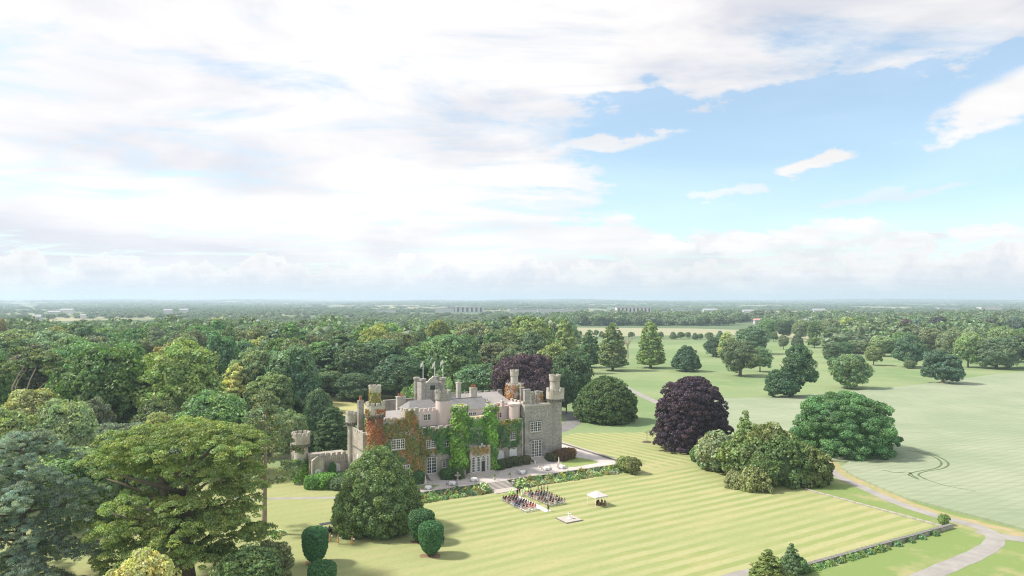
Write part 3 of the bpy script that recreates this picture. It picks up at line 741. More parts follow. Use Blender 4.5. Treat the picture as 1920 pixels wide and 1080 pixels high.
def crown_profile(seed, name, prof, nc, cr, per, size, flat=.8, amp=.10, freq=3, core=.88, var=.18, warm=.06, droop=0.0, elong=1.0, spread=.7, up=.35, jitter=.06, gapk=.92):
    """crown of revolution with a lobed outline; prof = [(r, z), ...] from foot to tip"""
    rng = np.random.default_rng(seed)
    zr = np.array([p[1] for p in prof]); rr = np.array([p[0] for p in prof])
    ph = rng.uniform(0, 2*PI, 8); fr = rng.integers(2, 2+freq*2, 8); fz = rng.uniform(.1, .9, 8)
    def wav(th, z): return sum(np.sin(fr[i]*th+ph[i]+fz[i]*z) for i in range(8))/8*2.2
    seg = np.sqrt(np.diff(zr)**2+np.diff(rr)**2)*(rr[1:]+rr[:-1]+.3); cum = np.concatenate([[0], np.cumsum(seg)])
    u = rng.uniform(0, cum[-1], nc*9); ii = np.clip(np.searchsorted(cum, u)-1, 0, len(seg)-1); f = (u-cum[ii])/seg[ii]
    z = zr[ii]+f*(zr[ii+1]-zr[ii]); r = rr[ii]+f*(rr[ii+1]-rr[ii]); th = rng.uniform(0, 2*PI, len(u))
    k = (1+amp*wav(th, z))*rng.uniform(1-jitter*2, 1+jitter, len(u))
    nz = -(rr[ii+1]-rr[ii]); nr = (zr[ii+1]-zr[ii]); O = unit(np.stack([np.cos(th)*nr, np.sin(th)*nr, nz], 1))
    P = np.stack([np.cos(th)*r*k, np.sin(th)*r*k, z], 1)-O*cr*.35
    keep = []
    for i in range(len(P)):
        if len(keep) >= nc: break
        if not keep or np.min(np.linalg.norm(P[keep]-P[i], axis=1)) > cr*gapk: keep.append(i)
    C, O = P[keep], O[keep]; R = cr*(np.exp(rng.normal(0, .26, len(C))) if jitter > .03 else rng.uniform(.85, 1.15, len(C))); tc = clump_tints(rng, len(C), var, warm)
    ex = None
    if core:
        nu = 20; tg = np.linspace(0, 2*PI, nu, endpoint=False); ev = []
        for rv, zv in prof:
            kk = (1+amp*wav(tg, zv))*core; ev.append(np.stack([np.cos(tg)*max(rv-cr*.9, .02)*kk, np.sin(tg)*max(rv-cr*.9, .02)*kk, np.full(nu, zv-cr*.7 if zv > 1 else zv)], 1))
        ev = np.concatenate(ev); ef = np.array([[j*nu+i, j*nu+(i+1) % nu, (j+1)*nu+(i+1) % nu, (j+1)*nu+i] for j in range(len(prof)-1) for i in range(nu)])
        ex = (ev, ef, np.ones((len(ev), 3))*.85)
    return quads(*leaves(rng, C, R, O, tc, per, size, flat, elong, spread, droop, up), name, ex)

def trunk_mesh(seed, h, r, crown_r, nlimb=6, zfork=.35, m='bark'):
    rnd = random.Random(seed); b = MB()
    top = (rnd.uniform(-.4, .4), rnd.uniform(-.4, .4), h*.72)
    b.tube([(0, 0, -.3), (0, 0, .35), (0, 0, h*.15), (top[0]*.5, top[1]*.5, h*.4), top], [r*1.9, r*1.25, r, r*.75, r*.25], 9)
    for i in range(nlimb):
        a = 2*PI*i/nlimb+rnd.uniform(-.3, .3); z = h*(zfork+.25*rnd.random()); R_ = crown_r*rnd.uniform(.5, .8)
        b.tube([(0, 0, z), (R_*.35*math.cos(a), R_*.35*math.sin(a), z+h*.10), (R_*.75*math.cos(a+.1), R_*.75*math.sin(a+.1), z+h*.2), (R_*math.cos(a+.2), R_*math.sin(a+.2), z+h*.26)], [r*.5, r*.38, r*.22, r*.08], 6)
    return b.mesh('trunk', M[m], True)
PROTO = {}
def proto(key, crown, trunk): PROTO[key] = (crown, trunk)
# unit: metres at nominal height; (crown mesh, trunk mesh, nominal height, nominal width)
def deck(key, h, w_, crown, trunk): PROTO[key] = (crown, trunk, h, w_)
deck('broad1', 22, 17, crown_lobes(11, 'broadleaf_crown', 8.2, 3.0, 22, 11, 190, 1.45, 90, .36), trunk_mesh(1, 22, .45, 8))
deck('broad2', 22, 17, crown_lobes(12, 'broadleaf_crown', 8.4, 2.5, 22, 9, 170, 1.6, 95, .38, skew=(1.5, .5)), trunk_mesh(2, 22, .5, 8))
deck('broad3', 22, 15, crown_lobes(13, 'broadleaf_crown', 7.4, 2.5, 22, 12, 190, 1.3, 90, .33, flat=.6, lobe_r=.46), trunk_mesh(3, 22, .42, 7))
deck('broad4', 22, 19, crown_lobes(14, 'broadleaf_crown', 9.2, 2.0, 22, 13, 200, 1.55, 90, .38, lobe_r=.45, var=.28), trunk_mesh(4, 22, .5, 9))
deck('broad5', 22, 14, crown_lobes(15, 'broadleaf_crown', 7.0, 2.0, 22, 10, 180, 1.25, 95, .32, lobe_r=.5, topheavy=-.3), trunk_mesh(5, 22, .4, 6))
deck('lime', 32, 17, crown_profile(21, 'lime_crown', [(5.2, 3.0), (7.6, 3.6), (8.2, 6.5), (7.6, 11), (6.8, 16), (5.6, 21), (4.2, 26), (2.5, 30), (.4, 32)], 300, 1.25, 75, .42, amp=.14, flat=.62, core=.86, var=.3, warm=.16, jitter=.10), trunk_mesh(6, 32, .75, 5, 5, .2))
deck('lime2', 32, 15, crown_profile(22, 'lime_crown', [(4.2, 3.2), (6.6, 4.2), (7.4, 8), (7.0, 13), (5.8, 19), (4.4, 25), (2.4, 30), (.4, 32)], 280, 1.25, 75, .42, amp=.17, flat=.62, core=.86, var=.3, warm=.16, jitter=.12), trunk_mesh(7, 32, .7, 5, 5, .2))
deck('pear', 17, 18, crown_profile(23, 'crown', [(6.2, 2.0), (8.4, 2.6), (8.9, 4.6), (7.9, 8), (6.2, 11.5), (3.9, 15), (1.2, 17)], 240, 1.1, 80, .36, amp=.10, flat=.65), trunk_mesh(8, 17, .4, 6))
deck('yewdome', 18.7, 24, crown_profile(31, 'yew_crown', [(9.0, .1), (11.2, 2.0), (11.9, 5), (11.2, 9), (9.2, 13), (6.0, 16.6), (2.0, 18.6), (.2, 18.9)], 620, 1.05, 150, .20, amp=.10, flat=.9, elong=1.5, spread=.9, up=.8, var=.25, warm=.12), trunk_mesh(9, 12, .6, 4, 4))
deck('copper', 24, 23, crown_profile(41, 'beech_crown', [(9.6, .8), (11.0, 2.5), (10.6, 6), (10.4, 10), (9.8, 15), (8.6, 19), (6.2, 22), (3.0, 23.7), (.3, 24.1)], 620, 1.2, 190, .20, amp=.12, freq=2, flat=.66, droop=.35, elong=1.25, var=.32, warm=.14, jitter=.08), trunk_mesh(10, 24, .7, 9))
deck('sycamore', 21, 28, crown_profile(51, 'sycamore_crown', [(11.6, .2), (13.2, 2.5), (13.8, 6.5), (13.0, 11.5), (10.6, 16), (6.6, 19.3), (2.5, 20.8), (.2, 21.1)], 420, 1.75, 300, .22, amp=.15, freq=2, flat=.66, core=.80, var=.3, warm=.08, jitter=.16, gapk=.98), trunk_mesh(11, 21, .7, 12))
deck('oakpark', 25, 27, crown_lobes(52, 'oak_crown', 12.6, 1.5, 25, 15, 320, 1.4, 120, .30, flat=.7, lobe_r=.42, core=.78, var=.22, skew=(3, 0)), trunk_mesh(12, 25, .9, 11))
deck('twotier', 25, 27, crown_lobes(57, 'oak_crown', 13.4, .5, 25, 8, 300, 1.35, 120, .28, flat=.66, core=.74, lobes=[(.25, 0, .80, .36), (.42, .1, .62, .36), (.08, -.2, .66, .34), (.3, .25, .74, .3), (-.55, 0, .24, .34), (-.35, .3, .32, .34), (-.74, -.15, .14, .24), (.6, -.1, .40, .27), (.05, 0, .40, .40), (.25, -.25, .5, .34), (-.3, -.3, .22, .3), (.2, .2, .22, .28)]), trunk_mesh(19, 25, 1.1, 10))
deck('roundpark2', 19, 22, crown_lobes(58, 'oak_crown', 10.8, 1.0, 19, 9, 260, 1.3, 110, .30, flat=.6, core=.7, lobes=[(-.3, 0, .62, .42), (.25, .2, .74, .38), (.5, -.1, .5, .36), (-.55, .1, .36, .34), (.0, -.3, .5, .42), (.62, .1, .30, .28), (-.1, .3, .4, .4), (.1, -.2, .26, .38), (-.35, -.3, .22, .3)]), trunk_mesh(20, 19, .7, 9))
deck('roundpark', 19, 22, crown_lobes(53, 'oak_crown', 10.6, .6, 19, 12, 300, 1.3, 110, .30, flat=.68, lobe_r=.46, core=.85, hlow=-.95), trunk_mesh(13, 19, .7, 9))
deck('holm', 17.6, 17, crown_profile(61, 'holm_oak_crown', [(6.4, .0), (8.1, 1.2), (8.6, 3.4), (8.2, 6.5), (6.9, 10), (5.0, 13.2), (2.8, 16), (.9, 17.4), (.1, 17.9)], 620, .82, 105, .185, amp=.07, flat=.85, core=.9, var=.22, warm=.08, jitter=.07), trunk_mesh(14, 14, .5, 4, 4))
deck('pine', 30, 17, crown_lobes(54, 'pine_crown', 8.5, 15, 30, 8, 120, 1.6, 120, .30, flat=.4, lobe_r=.48, core=.5), None)
deck('plume', 26, 12, crown_profile(63, 'crown', [(3.4, 2), (5.6, 4), (6.0, 9), (5.2, 15), (3.9, 20), (2.2, 24.5), (.3, 26)], 230, 1.15, 85, .33, amp=.22, flat=.62, core=.82, var=.3, jitter=.14), trunk_mesh(15, 26, .4, 4, 4))
deck('bush', 4, 5, crown_lobes(71, 'bush_crown', 2.4, .0, 4.0, 8, 110, .5, 70, .15, flat=.8, core=.86), None)
deck('bush2', 4, 5, crown_profile(72, 'bush_crown', [(2.1, 0), (2.5, .8), (2.45, 2), (2.0, 3.0), (1.2, 3.7), (.2, 4.05)], 130, .45, 80, .14, amp=.14, flat=.8, core=.86, up=.8, elong=1.3), None)
deck('spire', 9, 6, crown_profile(73, 'conifer_crown', [(2.4, 0), (3.0, 1.0), (2.6, 3), (1.7, 5.5), (.8, 7.8), (.1, 9.4)], 190, .6, 70, .17, amp=.2, flat=.8, core=.78, up=1.2, elong=1.7, jitter=.16), trunk_mesh(16, 7, .2, 1, 3))
deck('weep', 4, 6, crown_profile(74, 'weeping_crown', [(2.6, .2), (3.0, 1.2), (2.4, 2.6), (1.3, 3.7), (.2, 4.2)], 90, .6, 70, .16, amp=.3, flat=1.2, core=.6, droop=.9, elong=2.0, jitter=.2), trunk_mesh(17, 4, .15, 1.5, 3))
# clipped goblet yews
deck('goblet', 5.8, 4.8, crown_profile(75, 'clipped_crown', [(.35, .25), (1.0, .6), (1.75, 1.3), (2.2, 2.3), (2.4, 3.6), (2.42, 4.7), (2.25, 5.2), (1.7, 5.5), (.7, 5.65), (.05, 5.7)], 430, .34, 60, .085, amp=.012, flat=1, core=.97, up=.6, elong=1.8, spread=.6, var=.2, warm=.04, jitter=.012), trunk_mesh(18, 2, .16, .5, 3))
GROUPS = {}
def plant(key, name, loc, h, w_, color, label, cat='tree', group=None, rz=None, trunk_pale=False):
    cm, tm, H0, W0 = PROTO[key]
    T = empty(name, loc, random.uniform(0, 6.28) if rz is None else rz, (w_/W0, w_/W0, h/H0)); tag(T, label, cat, group)
    if tm: link('trunk', tm, T)
    link('crown', cm, T, color=color)
    return T
def by_base(key, name, x, ybase, ytop, wpx, color, label, **kw):
    X, D, _ = pix(x, ybase); h = CAM_H-(ytop-HORIZ)*D/FPX; PLACED.append((X, D, wpx*D/FPX/2))
    return plant(key, name, (X, D, 0), h, wpx*D/FPX, color, label, **kw)
def by_dist(key, name, x, D, ytop, wpx, color, label, **kw):
    X = (x-960)/FPX*D; h = CAM_H-(ytop-HORIZ)*D/FPX; PLACED.append((X, D, wpx*D/FPX/2))
    return plant(key, name, (X, D, 0), h, wpx*D/FPX, color, label, **kw)
PLACED = []
GD, GM, GY, GG, GB = (.050, .092, .040), (.085, .135, .048), (.20, .215, .075), (.125, .155, .085), (.095, .135, .11)
PUR = (.030, .017, .028)
# ---- parkland
by_base('copper', 'copper_beech', 1298, 842, 709, 130, PUR, 'dark purple copper beech at the edge of the striped lawn', rz=.4)
by_dist('roundpark', 'copper_beech', 984, 292, 657, 124, (.070, .040, .050), 'broad purple copper beech rising behind the castle towers')
by_base('sycamore', 'sycamore_tree', 1581, 848, 736, 164, (.062, .125, .048), 'huge dome of dark green sycamore beside the bend in the drive', rz=1.0)
by_base('yewdome', 'yew_tree', 1136, 789, 708, 112, (.058, .100, .034), 'dense dome shaped yew past the end of the terrace')
by_base('lime', 'lime_tree', 1220, 690, 602, 50, (.135, .175, .065), 'tallest conical lime in the park with a bare foot', rz=.2)
by_base('lime2', 'lime_tree', 1149, 695, 606, 48, (.125, .165, .070), 'conical lime with pale branches left of the dead tree')
by_base('lime2', 'lime_tree', 1106, 689, 619, 37, (.075, .115, .052), 'smaller dark conical lime beside the castle wood')
by_base('lime', 'lime_tree', 1060, 700, 598, 50, (.15, .18, .075), 'pale conical lime where the castle wood ends')
by_base('pear', 'park_tree', 1287, 696, 648, 51, (.050, .090, .050), 'neat dark pear shaped tree standing alone in the park')
by_base('roundpark', 'park_tree', 1343, 669, 630, 44, (.055, .095, .058), 'low dark spreading tree far across the park')
by_base('oakpark', 'park_tree', 1388, 705, 634, 80, (.095, .130, .070), 'grey green park oak with a stout dark trunk', rz=2)
by_base('broad5', 'park_tree', 1425, 697, 650, 38, (.080, .125, .062), 'small rounded tree tucked behind the grey green oak')
by_base('broad2', 'park_tree', 1412, 664, 611, 54, (.075, .110, .062), 'tall dark tree behind the grey green oak')
by_base('lime2', 'park_tree', 1364, 672, 622, 34, (.19, .20, .085), 'yellowish tree between the dark spreading tree and the oak')
by_base('twotier', 'park_tree', 1484, 745, 647, 104, (.042, .085, .040), 'big dark two tiered park oak leaning towards the castle', rz=0)
by_base('roundpark', 'park_tree', 1592, 728, 661, 76, (.085, .120, .055), 'bushy round tree branching to the ground in mid park')
by_base('roundpark2', 'park_tree', 1768, 720, 655, 78, (.052, .090, .055), 'dark flat bottomed tree at the edge of the crop', rz=2.2)
by_base('broad5', 'park_tree', 1638, 685, 649, 31, (.125, .150, .065), 'little pale tree on a thin trunk in mid park')
by_base('broad3', 'park_tree', 1560, 681, 642, 34, (.075, .115, .058), 'small dark tree behind the bushy round tree')
by_base('roundpark2', 'park_tree', 1705, 688, 624, 66, (.060, .100, .055), 'dark spreading oak against the far wood')
by_base('bush', 'park_tree', 1706, 691, 675, 20, (.085, .12, .06), 'tiny round tree in front of the far oak')
by_base('broad4', 'park_tree', 1815, 689, 622, 50, (.11, .145, .06), 'tall two toned tree on the far field edge')
by_base('roundpark', 'park_tree', 1868, 691, 630, 84, (.085, .125, .065), 'wide grey green willow like tree on the far field edge')
by_base('broad2', 'park_tree', 1925, 690, 620, 70, (.080, .118, .06), 'tree cut by the picture edge on the far field border')
by_base('broad1', 'park_tree', 1075, 757, 655, 74, (.060, .105, .048), 'dark rounded tree between the castle tower and the yew', rz=.7)
by_base('broad4', 'park_tree', 1062, 775, 690, 44, (.052, .095, .044), 'low dark tree tucked against the last castle tower')
# dead tree
X, D, _ = pix(1177, 672)
dt = empty('dead_tree', (X, D, 0), 0); tag(dt, 'bare dead tree with pale branches between two limes', 'tree')
b = MB(); b.tube([(0, 0, 0), (.1, 0, 6), (.0, 0, 12)], [.75, .5, .35], 8); b.build('trunk', M['bark_pale'], dt)
rb = random.Random(5)
for i in range(11):
    a = 6.28*i/11+rb.random(); z = rb.uniform(6, 12); L = rb.uniform(5, 9); b = MB()
    p1 = Vector((math.cos(a)*L*.35, math.sin(a)*L*.35, z+L*.5)); p2 = Vector((math.cos(a)*L*.7, math.sin(a)*L*.7, z+L*1.0))
    b.tube([(0, 0, z), p1, p2], [.25, .16, .05], 5)
    for j in range(4):
        q_ = p1.lerp(p2, j/4); e = q_+Vector((rb.uniform(-2.5, 2.5), rb.uniform(-2, 2), rb.uniform(1, 3))); b.tube([q_, e], [.1, .03], 4)
    b.build('branch', M['bark_pale'], dt)
# row of little trees on the edge of the stubble, and woodland edge on the right
i = 0
for x, yb, yt, wp in ((1087,630,620,9),(1118,631,618,10),(1128,632,621,11),(1184,634,622,12),(1238,635,621,14),(1262,636,622,14),(1277,636,622,13),(1290,635,622,12),(1303,637,624,12),(1313,637,625,11),(1330,640,622,16),(1350,636,620,14),(1450,640,622,17),(1469,655,627,19),(1495,650,626,22),(1527,652,632,24),(1552,655,636,20)):
    by_base(('broad5', 'broad3', 'pear')[i % 3], 'field_tree', x, yb, yt, wp, (GM, GG, (.085, .12, .065))[i % 3], 'one of the little trees lining the far stubble field', group='little trees along the stubble field'); i += 1
for x, yb, yt, wp, c in ((1610,664,637,34,GG),(1652,668,628,44,(.13,.16,.08)),(1690,668,622,40,GM),(1585,668,640,30,GD),(1780,672,618,44,GG),(1745,668,612,46,(.12,.14,.075)),(1830,676,612,50,GG),(1880,678,610,52,(.12,.15,.07)),(1905,680,616,44,GM),(1700,655,596,30,(.075,.05,.065)),(1715,655,598,34,GB),(1760,652,592,40,(.055,.055,.06)),(1795,652,596,36,(.06,.075,.07)),(1860,655,592,44,(.055,.06,.065)),(1900,655,594,40,(.06,.085,.07)),(1640,650,600,36,GM),(1665,652,606,34,GG),(1530,640,600,34,GM),(1500,636,598,30,GG),(1470,634,600,30,GD),(1440,632,598,30,GM),(1560,642,596,36,GG),(1590,645,594,34,GY),(1615,648,592,34,GM)):
    nm = 'purple leaved' if c[1] < .062 else ('pale' if c[0] > .11 else 'green')
    by_base(('broad1', 'broad2', 'broad3', 'broad4')[i % 4], 'woodland_tree', x, yb, yt, wp, c, nm + ' tree in the belt of wood beyond the crop field', group=nm + ' trees in the belt beyond the crop'); i += 1

# ---- shrubbery by the lawn
def shr(key, name, x, yb, yt, wp, c, label, cat='shrub', **kw): return by_base(key, name, x, yb, yt, wp, c, label, cat=cat, **kw)
shr('bush', 'shrub', 1350, 882, 812, 88, (.13, .15, .085), 'silvery grey green shrub nearest the copper beech')
shr('spire', 'conifer', 1397, 880, 776, 56, (.14, .185, .075), 'pale feathery conifer topping the shrubbery')
shr('bush', 'shrub', 1396, 898, 822, 84, (.095, .135, .045), 'olive green shrub in the middle of the shrubbery')
shr('bush2', 'yew_bush', 1438, 890, 800, 92, (.090, .115, .036), 'taller olive yew bush behind the shrubbery')
shr('bush2', 'yew_bush', 1472, 906, 824, 86, (.060, .100, .032), 'dark green yew bush in front of the shrubbery')
shr('bush2', 'yew_bush', 1510, 905, 838, 84, (.078, .098, .032), 'brownish yew bush at the drive end of the shrubbery')
shr('bush', 'shrub', 1430, 912, 850, 60, (.07, .11, .038), 'deep green shrub at the foot of the yew bushes')
shr('weep', 'weeping_shrub', 1412, 918, 880, 56, (.15, .175, .072), 'small pale weeping shrub on the lawn edge')
shr('weep', 'weeping_shrub', 1375, 912, 886, 34, (.17, .175, .09), 'tiny faded weeping shrub on the lawn edge')
shr('bush', 'shrub', 1310, 866, 836, 30, (.07, .13, .04), 'bright green shrub under the skirt of copper beech')
shr('spire', 'conifer', 1440, 1094, 1034, 66, (.11, .145, .045), 'yellow green conifer at the bottom lawn edge')
shr('spire', 'conifer', 1484, 1072, 1022, 40, (.085, .135, .065), 'blue green conifer beside the bottom wall')
shr('bush', 'shrub', 1500, 1074, 1048, 34, (.07, .12, .05), 'low green shrub growing on the bottom wall')
shr('bush', 'shrub', 1465, 1092, 1070, 26, (.25, .26, .16), 'pale shrub between the two bottom conifers')
shr('bush', 'shrub', 1769, 984, 964, 20, (.13, .20, .07), 'small round shrub at the far corner of lawn')
shr('bush', 'shrub', 1172, 884, 856, 34, (.12, .135, .05), 'brownish shrub at the end of flower border')
shr('bush', 'shrub', 1186, 888, 858, 30, (.115, .125, .05), 'olive shrub ending the flower border')
# ---- holm oak and clipped yews on the lawn
by_base('holm', 'holm_oak', 706, 991, 840, 152, (.100, .150, .055), 'big dense cone of holm oak standing in front of the castle')
for x, yb, yt, wp, lab in ((591, 1056, 995, 48, 'goblet shaped clipped yew hiding the buggy wheels'), (604, 1122, 1058, 52, 'clipped yew cut off by the bottom of the picture'), (790, 1016, 963, 49, 'clipped goblet yew touching the holm oak'), (808, 1041, 985, 46, 'clipped goblet yew standing nearest on the open lawn')):
    X, D, _ = pix(x, yb)
    plant('goblet', 'clipped_yew', (X, D, 0), CAM_H-(yt-HORIZ-9)*(D+1)/FPX, wp*.94*D/FPX, (.038, .098, .036), lab, cat='topiary', group='clipped yews on the lawn')
    sb = MB(); sb.v += [(0, 0, 0)]; N = 18
    for i_ in range(N): a = 2*PI*i_/N; r = 1.9+.35*math.sin(3*a+x)+.2*math.sin(7*a); sb.v.append((r*math.cos(a), r*math.sin(a)*.9, 0))
    sb.f += [(0, 1+i_, 1+(i_+1) % N) for i_ in range(N)]
    tag(sb.build('bare_soil', M['soil'], None, (X, D, .022)), kind='structure')

# ---- foreground trees
def pads_tree(name, label, X, Y, seed, pads, limbs, color, bark, size, per, rz=0.0, flat=.42, spread=.8, cr=.95, elong=1.5, thin=1.0, droop=0.0, sag=.5):
    """conifer of flat foliage pads on bare limbs; pads = (x, y, z, radius, thickness)"""
    rng = np.random.default_rng(seed); T = empty(name, (X, Y, 0), rz); tag(T, label, 'tree')
    tb = MB()
    for pts, rad in limbs: tb.tube(pts, rad, 9)
    tb.build('trunk', M[bark], T, smooth=True)
    C, O, R, TC = [], [], [], []
    for x, y, z, r, th in pads:
        n = max(6, int(1.5*(r/cr)**2)); ptint = rng.uniform(.82, 1.18)
        for i in range(n):
            a = rng.uniform(0, 2*PI); q_ = math.sqrt(rng.random())*r
            C.append([x+math.cos(a)*q_, y+math.sin(a)*q_, z+th*(1-(q_/r)**2)*rng.uniform(.5, 1.0)+rng.normal()*.25*cr-(q_/r)**2*sag]); O.append(unit(np.array([math.cos(a)*q_/r*.9, math.sin(a)*q_/r*.9, .8]))); R.append(cr*rng.uniform(.65, 1.25)); TC.append(ptint)
    C, O, R = np.array(C), np.array(O), np.array(R); tc = clump_tints(rng, len(C), .2, .12)*np.array(TC)[:, None]
    lp, lt, lb, lc = leaves(rng, C, R, O, tc, per, size, flat, elong, spread, droop, .9)
    link('crown', quads(lp, lt, lb*thin, lc, name+'_crown'), T, color=color)
    PLACED.append((X, Y, max(p[3] for p in pads)*1.6))
    return T
rp = random.Random(3)
pads, limbs, h, R_c = [], [([(0, 0, -.4), (0, 0, 9), (.3, .2, 18), (.2, 0, 26.2)], [.95, .75, .4, .08])], 27.0, 15.5
for i in range(46):
    f = (i+.5)/46; z = 3.0+22.6*f; a = i*2.399+rp.uniform(-.25, .25); L = R_c*(1-.60*f**2.4)*rp.uniform(.72, 1.1); up = rp.uniform(.2, 1.6)
    limbs.append(([(0, 0, z-.6), (math.cos(a)*L*.45, math.sin(a)*L*.45, z+up*.8), (math.cos(a)*L*.95, math.sin(a)*L*.95, z-L*.10)], [.2, .13, .03]))
    for t_ in (.34, .55, .75, .93):
        pads.append((math.cos(a)*L*t_+rp.uniform(-.4, .4), math.sin(a)*L*t_+rp.uniform(-.4, .4), z+up*math.sin(t_*2.6)-L*.17*t_**2.5, (.9+L*.115)*(1.25-.55*t_), .35))
pads_tree('blue_cedar', 'drooping blue grey cedar filling the lower left corner', -79, 114, 91, pads, limbs, (.122, .150, .122), 'bark', .15, 62, flat=.34, cr=.60, elong=2.0, thin=.42, droop=.42, sag=1.5)
pads = []
for i in range(20):                                     # flat top table
    a = i*2.4; q_ = 11.4*math.sqrt((i+.5)/20); pads.append((math.cos(a)*q_+.5, math.sin(a)*q_*.75, 25.4-.014*q_*q_+rp.uniform(-.8, .6), rp.uniform(3.4, 4.6), 1.5))
for i in range(96):                                     # hanging tiers below
    a = i*2.4+1; q_ = rp.uniform(4.0, 13.4); pads.append((math.cos(a)*q_, math.sin(a)*q_*.8, rp.uniform(6.0, 22.5), rp.uniform(2.0, 3.4), 1.3))
for i in range(34):
    a = PI+PI*i/33; q_ = rp.uniform(7, 14); pads.append((math.cos(a)*q_, math.sin(a)*q_*.8, rp.uniform(3.0, 13), rp.uniform(2.0, 3.0), 1.2))
limbs = [([(.3, 0, -.5), (.2, 0, 4), (.6, .3, 10), (1.2, .3, 17), (1.6, 0, 23)], [2.1, 1.5, 1.1, .7, .2])]
limbs.append(([(-.8, 0, 0), (-1.3, .3, 7), (-3, .5, 14), (-5, .6, 22)], [1.2, .9, .6, .2]))
for i in range(17):
    a = i*2.4+.4; z = 5+i*.85; L = rp.uniform(8, 13)
    limbs.append(([(.3, 0, z), (math.cos(a)*L*.4, math.sin(a)*L*.35, z+2.2), (math.cos(a)*L*.8, math.sin(a)*L*.7, z+4.2), (math.cos(a)*L, math.sin(a)*L*.85, z+5)], [.5, .36, .2, .07]))
pads_tree('monterey_cypress', 'huge flat topped cypress with olive foliage tiers and thick trunks', -54.3, 117, 81, pads, limbs, (.115, .136, .043), 'bark', .12, 105, flat=.55, cr=.88)
# eucalyptus like slender tree with a clean pale trunk
pads2 = []
for i in range(26):
    a = i*2.4; z = 10.5+17.5*(i/26); q_ = (6.8*(1-(i/26)**1.5)+.6)*rp.uniform(.35, 1.0); pads2.append((math.cos(a)*q_+.6, math.sin(a)*q_, z, rp.uniform(1.5, 2.5)*(1-.3*i/26), 1.2))
limbs2 = [([(0, 0, -.3), (.1, 0, .6), (.25, 0, 8), (.4, .2, 18), (.5, .1, 27.5)], [.95, .62, .45, .28, .05])]
for i in range(12):
    a = i*2.4; z = 10+i*1.3; L = 5.5*(1-i/16); limbs2.append(([(.25, 0, z), (math.cos(a)*L*.5, math.sin(a)*L*.5, z+1.2), (math.cos(a)*L, math.sin(a)*L, z+1.0)], [.16, .1, .04]))
pads_tree('slender_tree', 'slender tree with a clean pale trunk in a rock bed', *pix(494, 1001)[:2], 82, pads2, limbs2, (.115, .135, .070), 'bark_pale', .20, 46, flat=.9, cr=.9)
# pine with crooked bare limbs, far left
PX, PD = (62-960)/FPX*226, 226
pads3 = [(-3, 0, 27.0, 4.5, 1.6), (3, 1, 28.4, 5.0, 1.8), (-8, 0, 24.0, 3.8, 1.4), (8, -1, 24.4, 4.6, 1.5), (0, 3, 30.0, 4.0, 1.5), (11, 0, 20.8, 4.0, 1.4), (-5, 2, 30.4, 3.2, 1.4), (13, -1, 17.5, 3.8, 1.3), (-12, 1, 25, 3.4, 1.3), (6, 3, 27, 4.0, 1.5)]
limbs3 = [([(-1, -4.5, 0), (-1.5, -4.5, 13), (-3.2, -4.8, 16.5), (-3.4, -4.6, 20), (-1.8, -4, 24), (-1, -2, 27)], [.4, .3, .25, .22, .18, .06]), ([(-2.8, -4.8, 16), (-2.0, -5, 20), (-1.6, -4.6, 22), (.3, -3, 26)], [.18, .16, .12, .05]),
          ([(1.5, -4.5, 0), (1.6, -4.7, 14), (1.2, -4.8, 19), (2.0, -4.5, 22), (3, -3, 26)], [.36, .27, .21, .18, .06]), ([(1.5, -4.8, 15), (3.0, -4.8, 18), (5.4, -4.6, 20), (8, -3, 23)], [.18, .15, .11, .05])]
pads_tree('pine_tree', 'pine with crooked pale bare limbs at the far side of wood', PX, PD, 83, pads3, limbs3, (.115, .15, .070), 'bark_pale', .30, 70, cr=1.25)
by_dist('broad2', 'yellow_shrub', 258, 92, 1040, 116, (.31, .295, .13), 'bright yellow leaved tree top at the bottom of the picture', rz=1.3)
by_dist('broad3', 'broadleaf_tree', 470, 108, 1022, 110, (.095, .135, .052), 'dark evergreen in front of the cypress trunk at the bottom', rz=.3)
by_dist('broad5', 'broadleaf_tree', 512, 112, 1012, 66, (.11, .135, .06), 'grey green bush crown at the bottom beside the clipped yews', rz=2.3)
